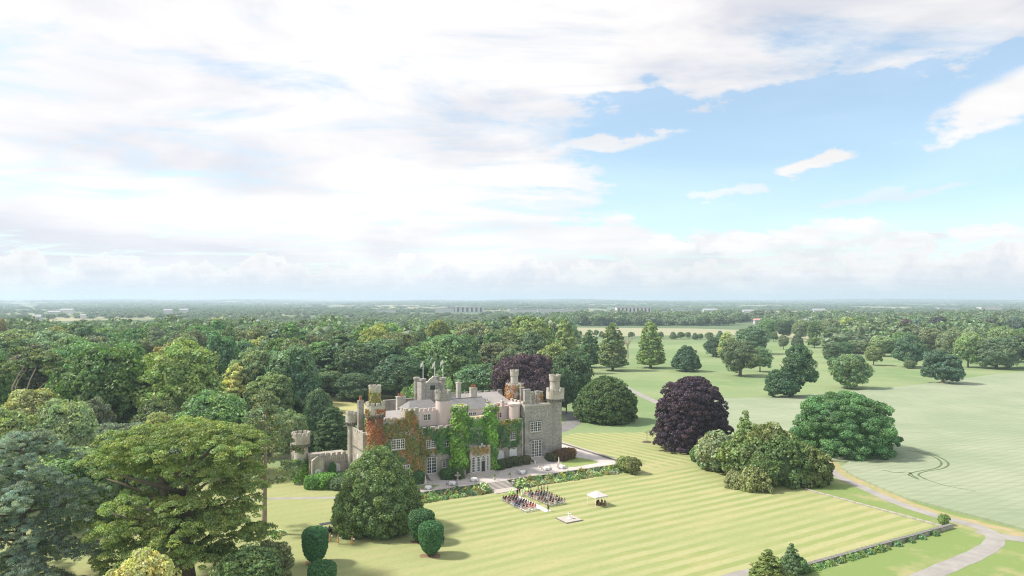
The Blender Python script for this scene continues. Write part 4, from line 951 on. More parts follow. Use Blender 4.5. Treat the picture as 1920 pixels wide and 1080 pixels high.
# ---- named trees of the wood on the left
for key, x, D, yt, wp, c, lab in (
    ('broad5', 334, 227, 638, 130, (.135, .165, .055), 'very tall lime with sunlit yellow top standing above the wood'),
    ('broad4', 197, 225, 648, 150, (.075, .130, .040), 'broad dark green maple left of the tall lime'),
    ('broad4', 112, 168, 748, 118, (.155, .180, .095), 'grey green rounded crown below the bare limbed pine'),
    ('broad2', 18, 160, 766, 110, (.16, .185, .075), 'yellow tipped tree at the picture edge above the cedar'),
    ('plume', 548, 262, 662, 62, (.14, .165, .065), 'tall plume shaped tree left of the clearing'),
    ('broad3', 505, 238, 695, 92, (.11, .145, .06), 'olive tree in front of the plume shaped tree'),
    ('plume', 442, 243, 683, 62, (.30, .295, .13), 'pale yellow feathery tree in the wood'),
    ('broad4', 392, 190, 733, 140, (.092, .138, .056), 'low lumpy bright green tree behind the cypress'),
    ('broad1', 300, 205, 770, 60, (.20, .21, .09), 'yellowish young tree under the tall lime'),
    ('broad3', 470, 250, 648, 85, (.12, .145, .075), 'grey olive tree behind the pale yellow one'),
    ('plume', 624, 214, 762, 56, (.058, .105, .046), 'dark oak crowding the slender castle tower'),
    ('broad5', 598, 236, 727, 46, (.075, .115, .06), 'blue green tree left of the orange brick chimney'),
    ('broad5', 545, 200, 770, 60, (.11, .14, .065), 'small olive tree beside the squat round tower'),
    ('spire', 575, 215, 770, 30, (.06, .10, .05), 'dark pointed yew beside the squat round tower'),
    ('bush2', 206, 150, 832, 48, (.10, .155, .075), 'blue green bush between cedar and cypress'),
    ('roundpark', 668, 335, 697, 84, (.060, .095, .050), 'dark round tree on the far side of the clearing'),
    ('broad4', 745, 338, 665, 92, (.052, .088, .048), 'deep green tree at the head of the clearing'),
    ('broad2', 700, 370, 636, 110, (.068, .105, .052), 'great dark oak behind the clearing'),
    ('broad1', 620, 350, 695, 62, (.095, .13, .065), 'paler tree on the left of the clearing'),
    ('broad4', 850, 345, 625, 110, (.085, .125, .055), 'large pale topped tree behind the flagpoles'),
    ('broad1', 905, 305, 680, 100, (.070, .115, .058), 'rounded tree just behind the castle chimneys'),
    ('bush', 775, 262, 722, 46, (.11, .16, .06), 'fresh green tree beside the square tower'),
    ('bush', 838, 268, 712, 36, (.12, .165, .06), 'fresh green tree behind the pink tower'),
    ('broad2', 1000, 420, 592, 82, (.13, .155, .06), 'tall pale tree behind the purple beech'),
    ('broad5', 960, 400, 618, 60, (.10, .135, .055), 'olive tree behind the castle near the purple beech'),
    ('broad3', 1035, 345, 640, 62, (.14, .165, .065), 'yellow green tree right of the purple beech'),
    ('plume', 920, 390, 622, 42, (.085, .13, .055), 'narrow tree behind the castle chimneys')):
    by_dist(key, 'broadleaf_tree', x, D, yt, wp, c, lab)
# ---- the wood, tree by tree
rw_ = random.Random(17); cnt = 0; zones = {}
def wood_ok(X, D):
    x = 960+X/D*FPX
    if x < -60 or x > 1052: return False
    if D < 190 and x > 330: return False
    A_, B_ = to_est(X, D)
    if -64 < A_ < 60 and -80 < B_ < 52: return False
    if D < 340 and x > 560: return False
    if D < 330 and 450 < x < 620 and D > 300: return True
    return True
cand = []
D = 150.0
while D < 700:
    step = 16.5+D*.008
    X = -.76*D
    while X < .09*D:
        cand.append((X+rw_.uniform(-4, 4), D+rw_.uniform(-4.5, 4.5))); X += step
    D += step*.92
for X, D in cand:
    if cnt >= 200: break
    if not wood_ok(X, D): continue
    if any(math.hypot(X-p[0], D-p[1]) < p[2]*.8+4.0 for p in PLACED): continue
    x = 960+X/D*FPX
    h = rw_.uniform(21, 35) if D > 230 else rw_.uniform(13, 21)
    r = rw_.random()
    if r < .16: c, nm = (.16, .175, .070), 'sunny yellow green'
    elif r < .40: c, nm = (.065, .100, .052), 'dark green'
    elif r < .62: c, nm = (.110, .135, .080), 'grey green'
    else: c, nm = (.088, .130, .055), 'mid green'
    c = tuple(v*rw_.uniform(.85, 1.18) for v in c)
    zone = 'at the picture edge' if x < 130 else ('left of the tall lime' if x < 320 else ('right of the tall lime' if x < 480 else ('behind the plume tree' if x < 600 else ('behind the clearing' if x < 770 else ('behind the flagpoles' if x < 900 else 'behind the purple beech')))))
    dist = 'front' if D < 280 else ('middle' if D < 400 else 'back')
    plant(rw_.choice(('broad1', 'broad2', 'broad3', 'broad4', 'broad5', 'broad1', 'oakpark', 'roundpark2', 'lime2', 'plume' if D > 230 and rw_.random() < .5 else 'broad3')), 'broadleaf_tree', (X, D, 0), h, rw_.uniform(14, 27)*(.75 if h < 22 else 1), c,
          f'{nm} tree in {dist} of wood, {zone}', group=f'{nm} wood trees, {dist}, {zone}')
    cnt += 1
print('wood trees', cnt, 'last D', D)
WOOD_END = D - 6

# ------------------------------------------------------------------ creepers on the castle
C_DG, C_BG, C_OL, C_RU, C_RD, C_YE = np.array((.046, .098, .032)), np.array((.150, .300, .050)), np.array((.150, .150, .040)), np.array((.300, .140, .045)), np.array((.260, .095, .060)), np.array((.34, .235, .06))
def vnoise(x, y, s):
    return .5+.25*(np.sin(x*1.1+s)*np.cos(y*.8+s*2)+np.sin(x*.43+y*.61+s*3)+.6*np.sin(x*2.3-y*1.9+s*5)+.4*np.sin(x*4.1+y*3.7+s))
def creeper(label, patches, seed, density=26, size=.21):
    """leaves hugging wall patches; flat: A0,A1,z0,z1,B ; cyl: cx,cy,r,z0,z1"""
    rng = np.random.default_rng(seed); Ps, Ns, Cs = [], [], []
    for p in patches:
        cols, th, holes, fade = p['cols'], p.get('th', .35), p.get('holes', ()), p.get('fade', .9)
        if p['k'] == 'flat':
            A0, A1, z0, z1, B = p['r']; n = int((A1-A0)*(z1-z0)*density); a = rng.uniform(A0, A1, n); z = rng.uniform(z0, z1, n)
            ed = np.minimum.reduce([a-A0+9*(not p.get('el', 1)), A1-a+9*(not p.get('er', 1)), z-z0+9*(not p.get('eb', 1)), z1-z+9*(not p.get('et', 1))])
            keep = ed > fade*1.6*(vnoise(a*1.3, z*1.3, seed)-.25)
            for (h0, h1, g0, g1) in holes: keep &= ~((a > h0) & (a < h1) & (z > g0) & (z < g1))
            a, z = a[keep], z[keep]; v = vnoise(a*1.7, z*1.5, seed+1)
            if p.get('ax'):                                   # patch on a side wall: runs along B at A = const
                P = np.stack([np.full(len(a), B)-th*np.clip(v, .1, 1)*rng.uniform(.3, 1, len(a)), a, z], 1); N = np.tile(np.array([-1., 0, .3]), (len(a), 1))
            else:
                P = np.stack([a, np.full(len(a), B)-th*np.clip(v, .1, 1.0)*rng.uniform(.3, 1, len(a)), z], 1); N = np.tile(np.array([0, -1., .3]), (len(a), 1))
            u_ = a
        elif p['k'] == 'top':
            A0, A1, B0, B1, zt = p['r']; n = int((A1-A0)*(B1-B0)*density); a = rng.uniform(A0, A1, n); bb = rng.uniform(B0, B1, n); z = zt+rng.uniform(0, th, n)
            P = np.stack([a, bb, z], 1); N = np.tile(np.array([0, -.3, 1.]), (n, 1)); u_ = a
        else:
            cx, cy, r, z0, z1 = p['r']; n = int(2*PI*r*(z1-z0)*density); t = rng.uniform(-PI*1.1, PI*.1, n) if not p.get('full') else rng.uniform(0, 2*PI, n); z = rng.uniform(z0, z1, n)
            v = vnoise(t*r*(2.9 if p.get('lump') else 1.7), z*(2.6 if p.get('lump') else 1.5), seed+1); keep = rng.random(n) < np.clip((v-.12)*3+p.get('dense', .6), 0, 1)
            t, z, v = t[keep], z[keep], v[keep]; rr = r+th*np.clip(v, .1, 1.2)*rng.uniform(.35, 1.1, len(t))
            P = np.stack([cx+rr*np.cos(t), cy+rr*np.sin(t), z], 1); N = np.stack([np.cos(t), np.sin(t), np.full(len(t), .35)], 1); u_ = t*r
        m1 = np.clip((vnoise(u_*.9, z*.55, seed+4)-.38)*3.2, 0, 1)[:, None]; m2 = np.clip((vnoise(u_*1.9, z*1.4, seed+9)-.5)*3, 0, 1)[:, None]
        c_ = (cols[0]*(1-m1)+cols[1]*m1)*(1-m2*.7)+cols[2]*m2*.7
        Ps.append(P); Ns.append(N); Cs.append(c_*rng.uniform(.7, 1.3, (len(P), 1)))
    P, N, C_ = np.concatenate(Ps), np.concatenate(Ns), np.concatenate(Cs)
    nr = unit(N+rng.normal(size=N.shape)*.55); t = unit(np.cross(nr, rng.normal(size=N.shape))); b_ = np.cross(nr, t); s = size*rng.uniform(.6, 1.3, (len(P), 1))
    o = link('climbing_creeper', quads(P, t*s, b_*s*.85, C_, 'creeper'), None, est(0, 0), TH, color=(.92, .92, .92))
    return tag(o, label, 'creeper')
F_ = lambda A0, A1, z0, z1, B, cols, **kw: dict(k='flat', r=(A0, A1, z0, z1, B), cols=cols, **kw)
Y_ = lambda cx, cy, r, z0, z1, cols, **kw: dict(k='cyl', r=(cx, cy, r, z0, z1), cols=cols, **kw)
T_ = lambda A0, A1, B0, B1, z, cols, **kw: dict(k='top', r=(A0, A1, B0, B1, z), cols=cols, **kw)
creeper('olive and rust creeper over the near block around the three light window', [
    F_(-26.6, -17.2, 1.4, 17.5, 8.45, (C_OL, C_DG*1.3, C_RU), holes=((-24.5, -20.9, 10.0, 12.9), (-21.8, -19.6, 2.3, 6.3)), el=0, er=0, eb=0),
    F_(-20.9, -17.3, 16.0, 20.2, 8.4, (C_RU, C_OL, C_YE), eb=0), T_(-26, -21, 8.4, 9.4, 17.2, (C_YE, C_RU, C_OL), th=.5),
    F_(9.5, 22, 14.0, 17.6, -28.45, (C_YE, C_OL, C_DG*1.6), ax=1)], 3)
creeper('rusty red creeper wrapping the near corner tower', [Y_(-28.2, 9.6, 1.85, 1.5, 18.8, (C_RD, C_RU, C_OL), th=.25, dense=.85), Y_(-28.2, 9.6, 2.36, 18.8, 20.6, (C_RU, C_OL, C_RU), th=.12, dense=-.25), Y_(-28.2, 9.8, 1.4, 21.4, 25.7, (C_OL*1.4, C_BG*.9, C_YE), th=.12, dense=-.1)], 4, 24, .19)
creeper('brown creeper and dark ivy between the near block and bright turret', [
    F_(-17.3, -10.4, 6.6, 14.6, 11.15, (C_OL*.75, C_DG, C_RU*.8), holes=((-13.9, -11.7, 9.1, 10.9),), el=0, er=0, fade=1.0),
    F_(-17.3, -14.1, 1.4, 7, 11.15, (C_OL, C_RU, C_YE*.8), el=0, et=0), F_(-11.5, -6.6, 6.4, 14.5, 11.12, (C_DG, C_DG*1.4, C_BG*.7), holes=((-9.1, -7.7, 9.1, 10.4),), el=0, er=0, fade=1.2)], 5)
creeper('thick bright green ivy swallowing the turret beside the porch', [Y_(-5.2, 9.9, 1.6, 3.0, 19.4, (C_BG, C_BG*.72, C_DG*1.4), th=1.25, dense=.9, lump=1), T_(-6.8, -3.6, 8.4, 11.4, 18.9, (C_BG*1.2, C_BG, C_YE), th=.9), F_(-8.6, -3.4, 4.0, 14.5, 9.6, (C_BG*.9, C_DG, C_BG), th=.9, fade=1.4)], 6, 26, .25)
creeper('dark ivy hanging over the wall between the two turrets', [F_(-3.6, 2.6, 8.6, 16.3, 9.95, (C_DG*1.2, C_BG*.7, C_DG), th=.4, el=0, er=0), T_(-3.4, 2.6, 9.8, 10.6, 15.6, (C_BG, C_YE, C_BG), th=.7)], 7)
creeper('rust brown creeper over the porch parapet', [F_(-3.1, 2.9, 6.5, 8.8, 7.85, (C_RU*.8, C_OL, C_RU), th=.25)], 8, 26, .17)
creeper('bright green ivy on the slimmer turret past the porch', [Y_(4.0, 9.9, 1.3, 2.0, 18.7, (C_BG*.9, C_BG*.65, C_DG*1.3), th=.95, dense=.85, lump=1), T_(2.8, 5.2, 8.8, 11, 18.6, (C_BG, C_BG, C_YE), th=.7), F_(3.0, 5.6, 1.6, 7.0, 9.2, (C_BG*.8, C_DG, C_BG), th=.8, fade=1)], 9, 26, .23)
creeper('dark green ivy on the wall next to the bare stone block', [F_(5.0, 17.5, 5.2, 13.6, 15.6, (C_DG*.95, C_DG*1.5, C_OL), holes=((13.3, 15.1, 7.6, 9.9),), el=0, th=.3, fade=1.5), F_(5.0, 16.0, 12.4, 13.9, 15.5, (C_DG, C_OL, C_YE*.8), eb=0)], 10)
creeper('autumn coloured creeper around the back tower and tall merlons', [Y_(20.2, 25.4, 2.52, 17.2, 22.0, (C_RU, C_OL, C_YE), th=.4, dense=.2, full=1), F_(20.2, 21.6, 17.2, 20.4, 18.0, (C_RU, C_YE, C_OL)), F_(24.4, 27.0, 17.2, 20.0, 19.4, (C_YE, C_OL, C_RU)), F_(22.6, 23.4, 17.2, 19.6, 18.2, (C_RU, C_RU, C_OL))], 11, 18, .2)
creeper('orange creeper along the foot of pink upper wall', [F_(-9.0, -2.8, 13.9, 16.2, 15.4, (C_RU*1.15, C_YE, C_RU)), F_(-16.8, -14.4, 13.9, 16.8, 15.4, (C_YE, C_OL, C_RU))], 12, 18, .18)
creeper('green ivy at the foot of the squat round tower', [Y_(-42, 27.6, 1.95, .5, 6.5, (C_BG*.8, C_DG*1.3, C_DG), th=.7, dense=.3), F_(-43, -40.4, .4, 5.5, 25.6, (C_BG*.8, C_DG, C_BG), th=.6)], 13, 20, .22)

# ------------------------------------------------------------------ hedges and low shrubs by the walls
def bush_at(key, name, A, B, z, h, w_, c, label, cat='shrub', **kw): return plant(key, name, est(A, B, z), h, w_, c, label, cat=cat, **kw)
HEDGE = crown_profile(76, 'hedge_leaves', [(2.3, 0), (2.5, .6), (2.5, 2.1), (2.2, 2.7), (1.2, 2.95), (.1, 3.0)], 150, .42, 60, .13, amp=.05, flat=.9, core=.94, jitter=.04)
PROTO['hedge'] = (HEDGE, None, 3.0, 5.0)
for A, B, h, w_, c, lab in ((-37.8, 20.4, 3.4, 5.6, (.10, .17, .045), 'yellow green hedge mound under the low wing'), (-33.6, 21.0, 3.0, 4.6, (.075, .12, .045), 'dark hedge mound beside the holm oak'), (-35.0, 17.5, 2.6, 4.8, (.075, .105, .058), 'grey green bush before the low wing hedge'), (-40.8, 20.6, 3.2, 3.6, (.085, .15, .045), 'green hedge mound at the squat tower foot'), (-35.2, 22.6, 5.2, 1.8, (.05, .11, .04), 'slim dark upright bush against the low wing')):
    bush_at('hedge', 'hedge_mound', A, B, 0, h, w_, c, lab)
for A, B, h, w_, c, lab in ((-17.6, 8.2, 2.8, 3.4, (.055, .10, .04), 'dark bush under the rusty creeper'), (-9.2, 8.6, 2.4, 3.6, (.048, .088, .032), 'dark bush beside the french window steps'), (-6.9, 7.6, 2.3, 3.2, (.055, .09, .032), 'dark bush touching the entrance steps'), (7.2, 11.2, 2.3, 3.2, (.055, .085, .034), 'dark bush on the far side of entrance steps'), (10.2, 12.4, 2.1, 3.6, (.060, .085, .036), 'middle bush of the dark clump under white windows'), (13.4, 13.0, 2.2, 3.6, (.065, .075, .036), 'bronze green bush under the shuttered french window'), (16.6, 13.2, 2.1, 3.2, (.07, .07, .036), 'bronze bush beside the tall window steps'), (25.6, 12.8, 2.0, 3.6, (.070, .075, .034), 'bronze bush right of the tall window steps'), (28.2, 12.2, 2.6, 4.4, (.10, .065, .034), 'red brown bush at the foot of end tower'), (31.2, 13.0, 2.8, 4.2, (.12, .075, .036), 'rounded red brown bush past the end tower')):
    bush_at('hedge', 'wall_shrub', A, B, TZ, h, w_, c, lab)
# ------------------------------------------------------------------ flower border
BORDER_SOIL = M['soil']
for pts, nm in (([(-30, -4.9), (-3.9, -5.4), (-3.9, -.5), (-30, -.5)], 0), ([(4.1, -5.4), (43, -4.6), (43, -.5), (4.1, -.5)], 1)):
    tag(sheet('flower_bed', pts, BORDER_SOIL, .02), kind='structure')
def flower_mesh(seed, leafc, flowc, n=170, h=1.0):
    rng = np.random.default_rng(seed); nl = n; nf = int(n*.45)
    def pts(k, zlo, zhi, r):
        a = rng.uniform(0, 2*PI, k); q_ = np.sqrt(rng.random(k))*r; z = (zlo+(zhi-zlo)*(1-(q_/r)**2)*rng.uniform(.55, 1.05, k))*h
        return np.stack([q_*np.cos(a), q_*np.sin(a), z], 1)
    P = np.concatenate([pts(nl, .1, .95, 1.0), pts(nf, .25, 1.15, .92)])
    C_ = np.concatenate([np.tile(leafc, (nl, 1)), np.tile(flowc, (nf, 1))])*rng.uniform(.7, 1.25, (nl+nf, 1))
    nr = unit(rng.normal(size=P.shape)+np.array([0, -.2, .9])); t = unit(np.cross(nr, rng.normal(size=P.shape))+np.array([0, 0, .6])); b_ = unit(np.cross(nr, t))
    s = np.concatenate([np.full(nl, .20), np.full(nf, .11)])[:, None]*rng.uniform(.6, 1.3, (nl+nf, 1))
    return quads(P, t*s, b_*s*.6, C_, 'flower_clump')
FK = {'blue green leafy': flower_mesh(1, (.14, .24, .13), (.20, .29, .15)), 'white flowering': flower_mesh(2, (.17, .26, .10), (.78, .74, .55)), 'yellow flowering': flower_mesh(3, (.18, .25, .09), (.62, .47, .12)), 'fresh green': flower_mesh(4, (.19, .28, .10), (.28, .36, .14)), 'pale silver': flower_mesh(5, (.27, .30, .21), (.52, .50, .44)), 'orange flowering': flower_mesh(6, (.18, .25, .09), (.55, .26, .12))}
rf = random.Random(9); kinds = ['blue green leafy', 'fresh green', 'blue green leafy', 'white flowering', 'fresh green', 'pale silver', 'yellow flowering', 'fresh green', 'blue green leafy', 'orange flowering']
def flower(A, B, kind, s, h, label=None, group=None):
    o = link('flower_clump', FK[kind], None, est(A, B, .02), rf.uniform(0, 6.28), (s, s, h)); o.color = (.66, .64, .68, 1)
    side = 'left of garden steps' if A < 0 else ('right of garden steps' if A < 22 else 'near terrace end')
    row = 'back' if B > -2.0 else ('middle' if B > -3.5 else 'front')
    tag(o, label or f'{kind} clump, border {row}, {side}', 'flowers', group or f'{kind} clumps, {row}, {side}')
for A0, A1 in ((-29, -4.6), (4.8, 42)):
    A = A0
    while A < A1:
        for B, hh in ((-1.3, 1.35), (-2.9, 1.0), (-4.3, .75)):
            kd = rf.choice(kinds)
            if B > -2: kd = rf.choice(('blue green leafy', 'fresh green', 'blue green leafy', 'yellow flowering', 'white flowering'))
            flower(A+rf.uniform(-.5, .5), B+rf.uniform(-.3, .3), kd, rf.uniform(.85, 1.25), hh*rf.uniform(.8, 1.3))
        A += rf.uniform(1.45, 1.9)
flower(-4.9, -3.4, 'white flowering', 1.9, 2.3, 'tall mound of cream hydrangea left of the garden steps', 'cream hydrangeas by the steps')
flower(5.4, -4.2, 'white flowering', 1.8, 2.2, 'tall mound of cream hydrangea right of the garden steps', 'cream hydrangeas by the steps')
flower(-6.6, -4.4, 'orange flowering', 1.4, 1.1, 'orange red flower clump beside the left hydrangea', 'accent clumps')
flower(25.5, -1.6, 'yellow flowering', 1.5, 1.9, 'tall golden clump standing above the border wall', 'accent clumps')
flower(9.5, -1.7, 'yellow flowering', 1.4, 1.8, 'golden clump near the right of the garden steps', 'accent clumps')
# rock bed round the slender tree
X, Y, _ = pix(500, 1002)
rk = MB().lathe([(.5, .2), (.35, .45), (.05, .5)], 7).mesh('rock', M['step'])
for i in range(9):
    a = i*.7; tag(link('rock', rk, None, (X+2.6*math.cos(a)+.8, Y+1.8*math.sin(a), -.15), a, (rf.uniform(.6, 1.4), rf.uniform(.5, 1), rf.uniform(.6, 1.1))), 'pale rock edging the bed at the slender tree', 'rock', 'rocks round the slender tree')
for i in range(8):
    a = i*.8+.3; o = link('flower_clump', FK[('blue green leafy', 'pale silver', 'fresh green', 'orange flowering')[i % 4]], None, (X+1.9*math.cos(a)+1.2, Y+1.3*math.sin(a), 0), a, (.9, .9, .6)); o.color = (1, 1, 1, 1); tag(o, 'low plant in the rock bed under the slender tree', 'flowers', 'plants under the slender tree')
# ------------------------------------------------------------------ walls round the lawn
ww = empty('edging_wall', est(0, 0), TH); tag(ww, 'pale stone edging along the drive side of the lawn', 'wall')
cm = MB().box(-.35, .35, -.98, .98, -.1, .22).mesh('edging_stone', M['stone_warm'])
for i in range(17): link('edging_stone', cm, ww, (65.9, -73.8+i*2.0, rf.uniform(-.03, .03)), rf.uniform(-.01, .01))
bw_ = empty('boundary_wall', est(0, 0), TH); tag(bw_, 'overgrown low stone wall along the bottom of the lawn', 'wall')
MB().box(19.5, 66.6, -76.1, -75.5, -.1, .75).build('stonework', M['stone_warm'], bw_)
cm = MB().box(-.72, .72, -.4, .4, .752, .88).mesh('coping_stone', M['stone_dark'])
for i in range(32): link('coping_stone', cm, bw_, (20.3+i*1.465, -75.8, rf.uniform(-.03, .03)))
for i in range(30):
    A = 20+i*1.45+rf.uniform(-.5, .5)
    if A > 44 and i % 3: continue
    o = link('wall_plant', FK['fresh green' if i % 3 else 'blue green leafy'], None, est(A, -76.5, -.1), i, (1.1, 1.0, rf.uniform(.7, 1.2))); o.color = (.62, .62, .6, 1); tag(o, 'green plant sprawling over the bottom lawn wall', 'plant', 'plants on the bottom lawn wall')
# sapling with mulch ring
X, Y, _ = pix(1213, 829)
sp = empty('sapling', (X, Y, 0)); tag(sp, 'thin bare sapling on a mulch ring in the lawn', 'tree')
b = MB().tube([(0, 0, 0), (.05, 0, 2.2), (0, 0, 4.2)], [.07, .05, .02], 6)
for i in range(6): a = i*1.1; b.tube([(0, 0, 2.0+.25*i), (math.cos(a)*.9, math.sin(a)*.9, 2.8+.28*i)], [.03, .012], 5)
b.build('trunk', M['bark'], sp); mm = crown_lobes(77, 'sapling_crown', 1.1, 2.2, 4.4, 5, 14, .4, 12, .10, core=0); link('crown', mm, sp, color=(.2, .2, .11))
MB().lathe([(1.7, .0), (1.4, .16), (.4, .28), (.05, .28)], 16).build('mulch_ring', M['dark_wood'], sp)

# ------------------------------------------------------------------ terrace furniture
def chair_mesh(m):
    b = MB()
    for x in (-.19, .19):
        for y in (-.19, .19): b.box(x-.02, x+.02, y-.02, y+.02, 0, .44 if y > 0 else .9)
    b.box(-.22, .22, -.21, .22, .442, .48); b.box(-.168, .168, -.2, -.18, .80, .88)
    return b.mesh('chair', m)
CH_W, CH_D = chair_mesh(M['white']), chair_mesh(M['iron'])
tb_top = MB().lathe([(.98, .0+.12), (.92, .5), (.86, .70), (.80, .76)], 20).mesh('tablecloth', M['cloth_white'])
tb_leg = MB().lathe([(.35, 0), (.3, .06), (.06, .1), (.06, .74)], 12).mesh('pedestal', M['iron'])
names = ('nearest the holm oak', 'left of the stone fountain', 'before the porch steps', 'right of the garden steps', 'before the tall window steps', 'on the turf corner')
for i, (x, y) in enumerate(((803, 917), (848, 909), (889, 902), (979, 888), (1025, 881), (1054, 878))):
    A, B = pixe(x, y, TZ); t = empty('terrace_table', est(A, B, TZ+.004), TH); tag(t, 'white clothed round terrace table ' + names[i], 'table', 'terrace tables')
    link('tablecloth', tb_top, t); link('pedestal', tb_leg, t)
    for j in range(5):
        a = j*2*PI/5+.4*i; o = link('terrace_chair', CH_D, None, est(A+1.25*math.cos(a), B+1.25*math.sin(a), TZ+.004), TH+a+PI/2); tag(o, 'iron chair, terrace table ' + names[i], 'chair', 'chairs at the table ' + names[i])
    if i in (0, 5):
        o = empty('closed_parasol', est(A-.1, B+1.5, TZ), TH); tag(o, ('closed beige parasol beside the holm oak end table', 'closed beige parasol on the turf corner')[i == 5], 'parasol', 'closed parasols')
        MB().lathe([(.3, 0), (.3, .08), (.04, .1), (.04, 2.9)], 10).build('pole', M['dark_wood'], o)
        MB().lathe([(.26, .9), (.30, 1.0), (.20, 1.8), (.10, 2.6), (.02, 3.0)], 10).build('canopy', M['canvas'], o)
A, B = pixe(858, 901, TZ); o = empty('stone_fountain', est(A, B, TZ), TH); tag(o, 'tiered pale stone fountain bowl on the terrace', 'fountain')
MB().lathe([(.45, 0), (.45, .2), (.2, .35), (.16, .9)], 16).build('pedestal', M['step'], o)
MB().lathe([(.16, .9), (.75, 1.25), (.85, 1.4), (.8, 1.42), (.3, 1.25)], 18).build('bowl', M['step'], o)
MB().lathe([(.1, 1.25), (.1, 1.7), (.35, 1.9), (.1, 2.1), (.03, 2.3)], 12).build('finial', M['step'], o)
for x, y, lab in ((927, 900, 'dark planter urn at the left head of garden steps'), (955.6, 897, 'dark planter urn at the right head of garden steps')):
    A, B = pixe(x, y, TZ); o = empty('planter_urn', est(A, B, TZ), TH); tag(o, lab, 'urn', 'planter urns')
    MB().lathe([(.3, 0), (.3, .5), (.12, .62), (.32, 1.0), (.36, 1.1)], 12).build('urn', M['step'], o); l_ = link('foliage', FK['blue green leafy'], o, (0, 0, .9), 0, (.4, .4, .6)); l_.color = (.7, .7, .7, 1)
for x, y, lab in ((1003, 870, 'white lantern box by the tall window steps'), (1019, 862, 'white lantern box on the far side of window steps')):
    A, B = pixe(x, y, TZ); tag(MB().box(-.16, .16, -.16, .16, 0, .75).lathe([(.24, .753), (.05, .95)], 4).build('lantern', M['white'], None, est(A, B, TZ+.004), TH), lab, 'lantern', 'lanterns by the window steps')
A, B = pixe(1010.6, 877, TZ); tag(MB().lathe([(.3, .03), (.05, .7)], 12).box(-.32, .32, -.32, .32, 0, .028).build('cone_marker', M['canvas'], None, est(A, B, TZ+.004), TH), 'small pale cone standing on the terrace gravel', 'cone')
# sundial
sd_ = empty('sundial', est(.9, -32.1), TH); tag(sd_, 'white stone sundial on a square paved base', 'sundial')
MB().box(-2.15, 2.15, -2.15, 2.15, -.05, .16).build('base_course', M['stone_dark'], sd_)
pv = MB().box(-.985, .985, -.985, .985, .163, .24).mesh('paving_slab', M['step'])
for i in (-1, 1):
    for j in (-1, 1): link('paving_slab', pv, sd_, (i*1.0, j*1.0, 0))
MB().lathe([(.5, .243), (.5, .36), (.28, .42), (.2, .7), (.18, 1.1), (.3, 1.25), (.36, 1.3), (.36, 1.38)], 16).build('pedestal', M['white'], sd_)
MB().wallprism([(-.2, 1.383), (.2, 1.383), (.2, 1.62)], -.015, .015).build('gnomon', M['iron'], sd_)
# aisle carpet
tag(MB().box(-.75, .75, -25.0, -10.8, .02, .034).build('aisle_runner', M['cloth_white'], None, est(.1, 0), TH), 'long white carpet laid as an aisle between the seats', 'carpet')
# gazebo
gz = empty('gazebo', est(12.6, -26.3), TH); tag(gz, 'square white pop up gazebo over the musicians', 'gazebo')
for sx in (-1, 1):
    for sy in (-1, 1): MB().box(sx*1.6-.035, sx*1.6+.035, sy*1.6-.035, sy*1.6+.035, 0, 2.35).build('post', M['white'], gz)
b = MB(); b.v += [(-1.75, -1.75, 2.35), (1.75, -1.75, 2.35), (1.75, 1.75, 2.35), (-1.75, 1.75, 2.35), (0, 0, 3.35), (-1.75, -1.75, 2.1), (1.75, -1.75, 2.1), (1.75, 1.75, 2.1), (-1.75, 1.75, 2.1)]
b.f += [(0, 1, 4), (1, 2, 4), (2, 3, 4), (3, 0, 4), (0, 5, 6, 1), (1, 6, 7, 2), (2, 7, 8, 3), (3, 8, 5, 0)]
b.build('canopy', plain('grey_white_canopy', (.60, .57, .56), .9, .1, var=.06), gz)

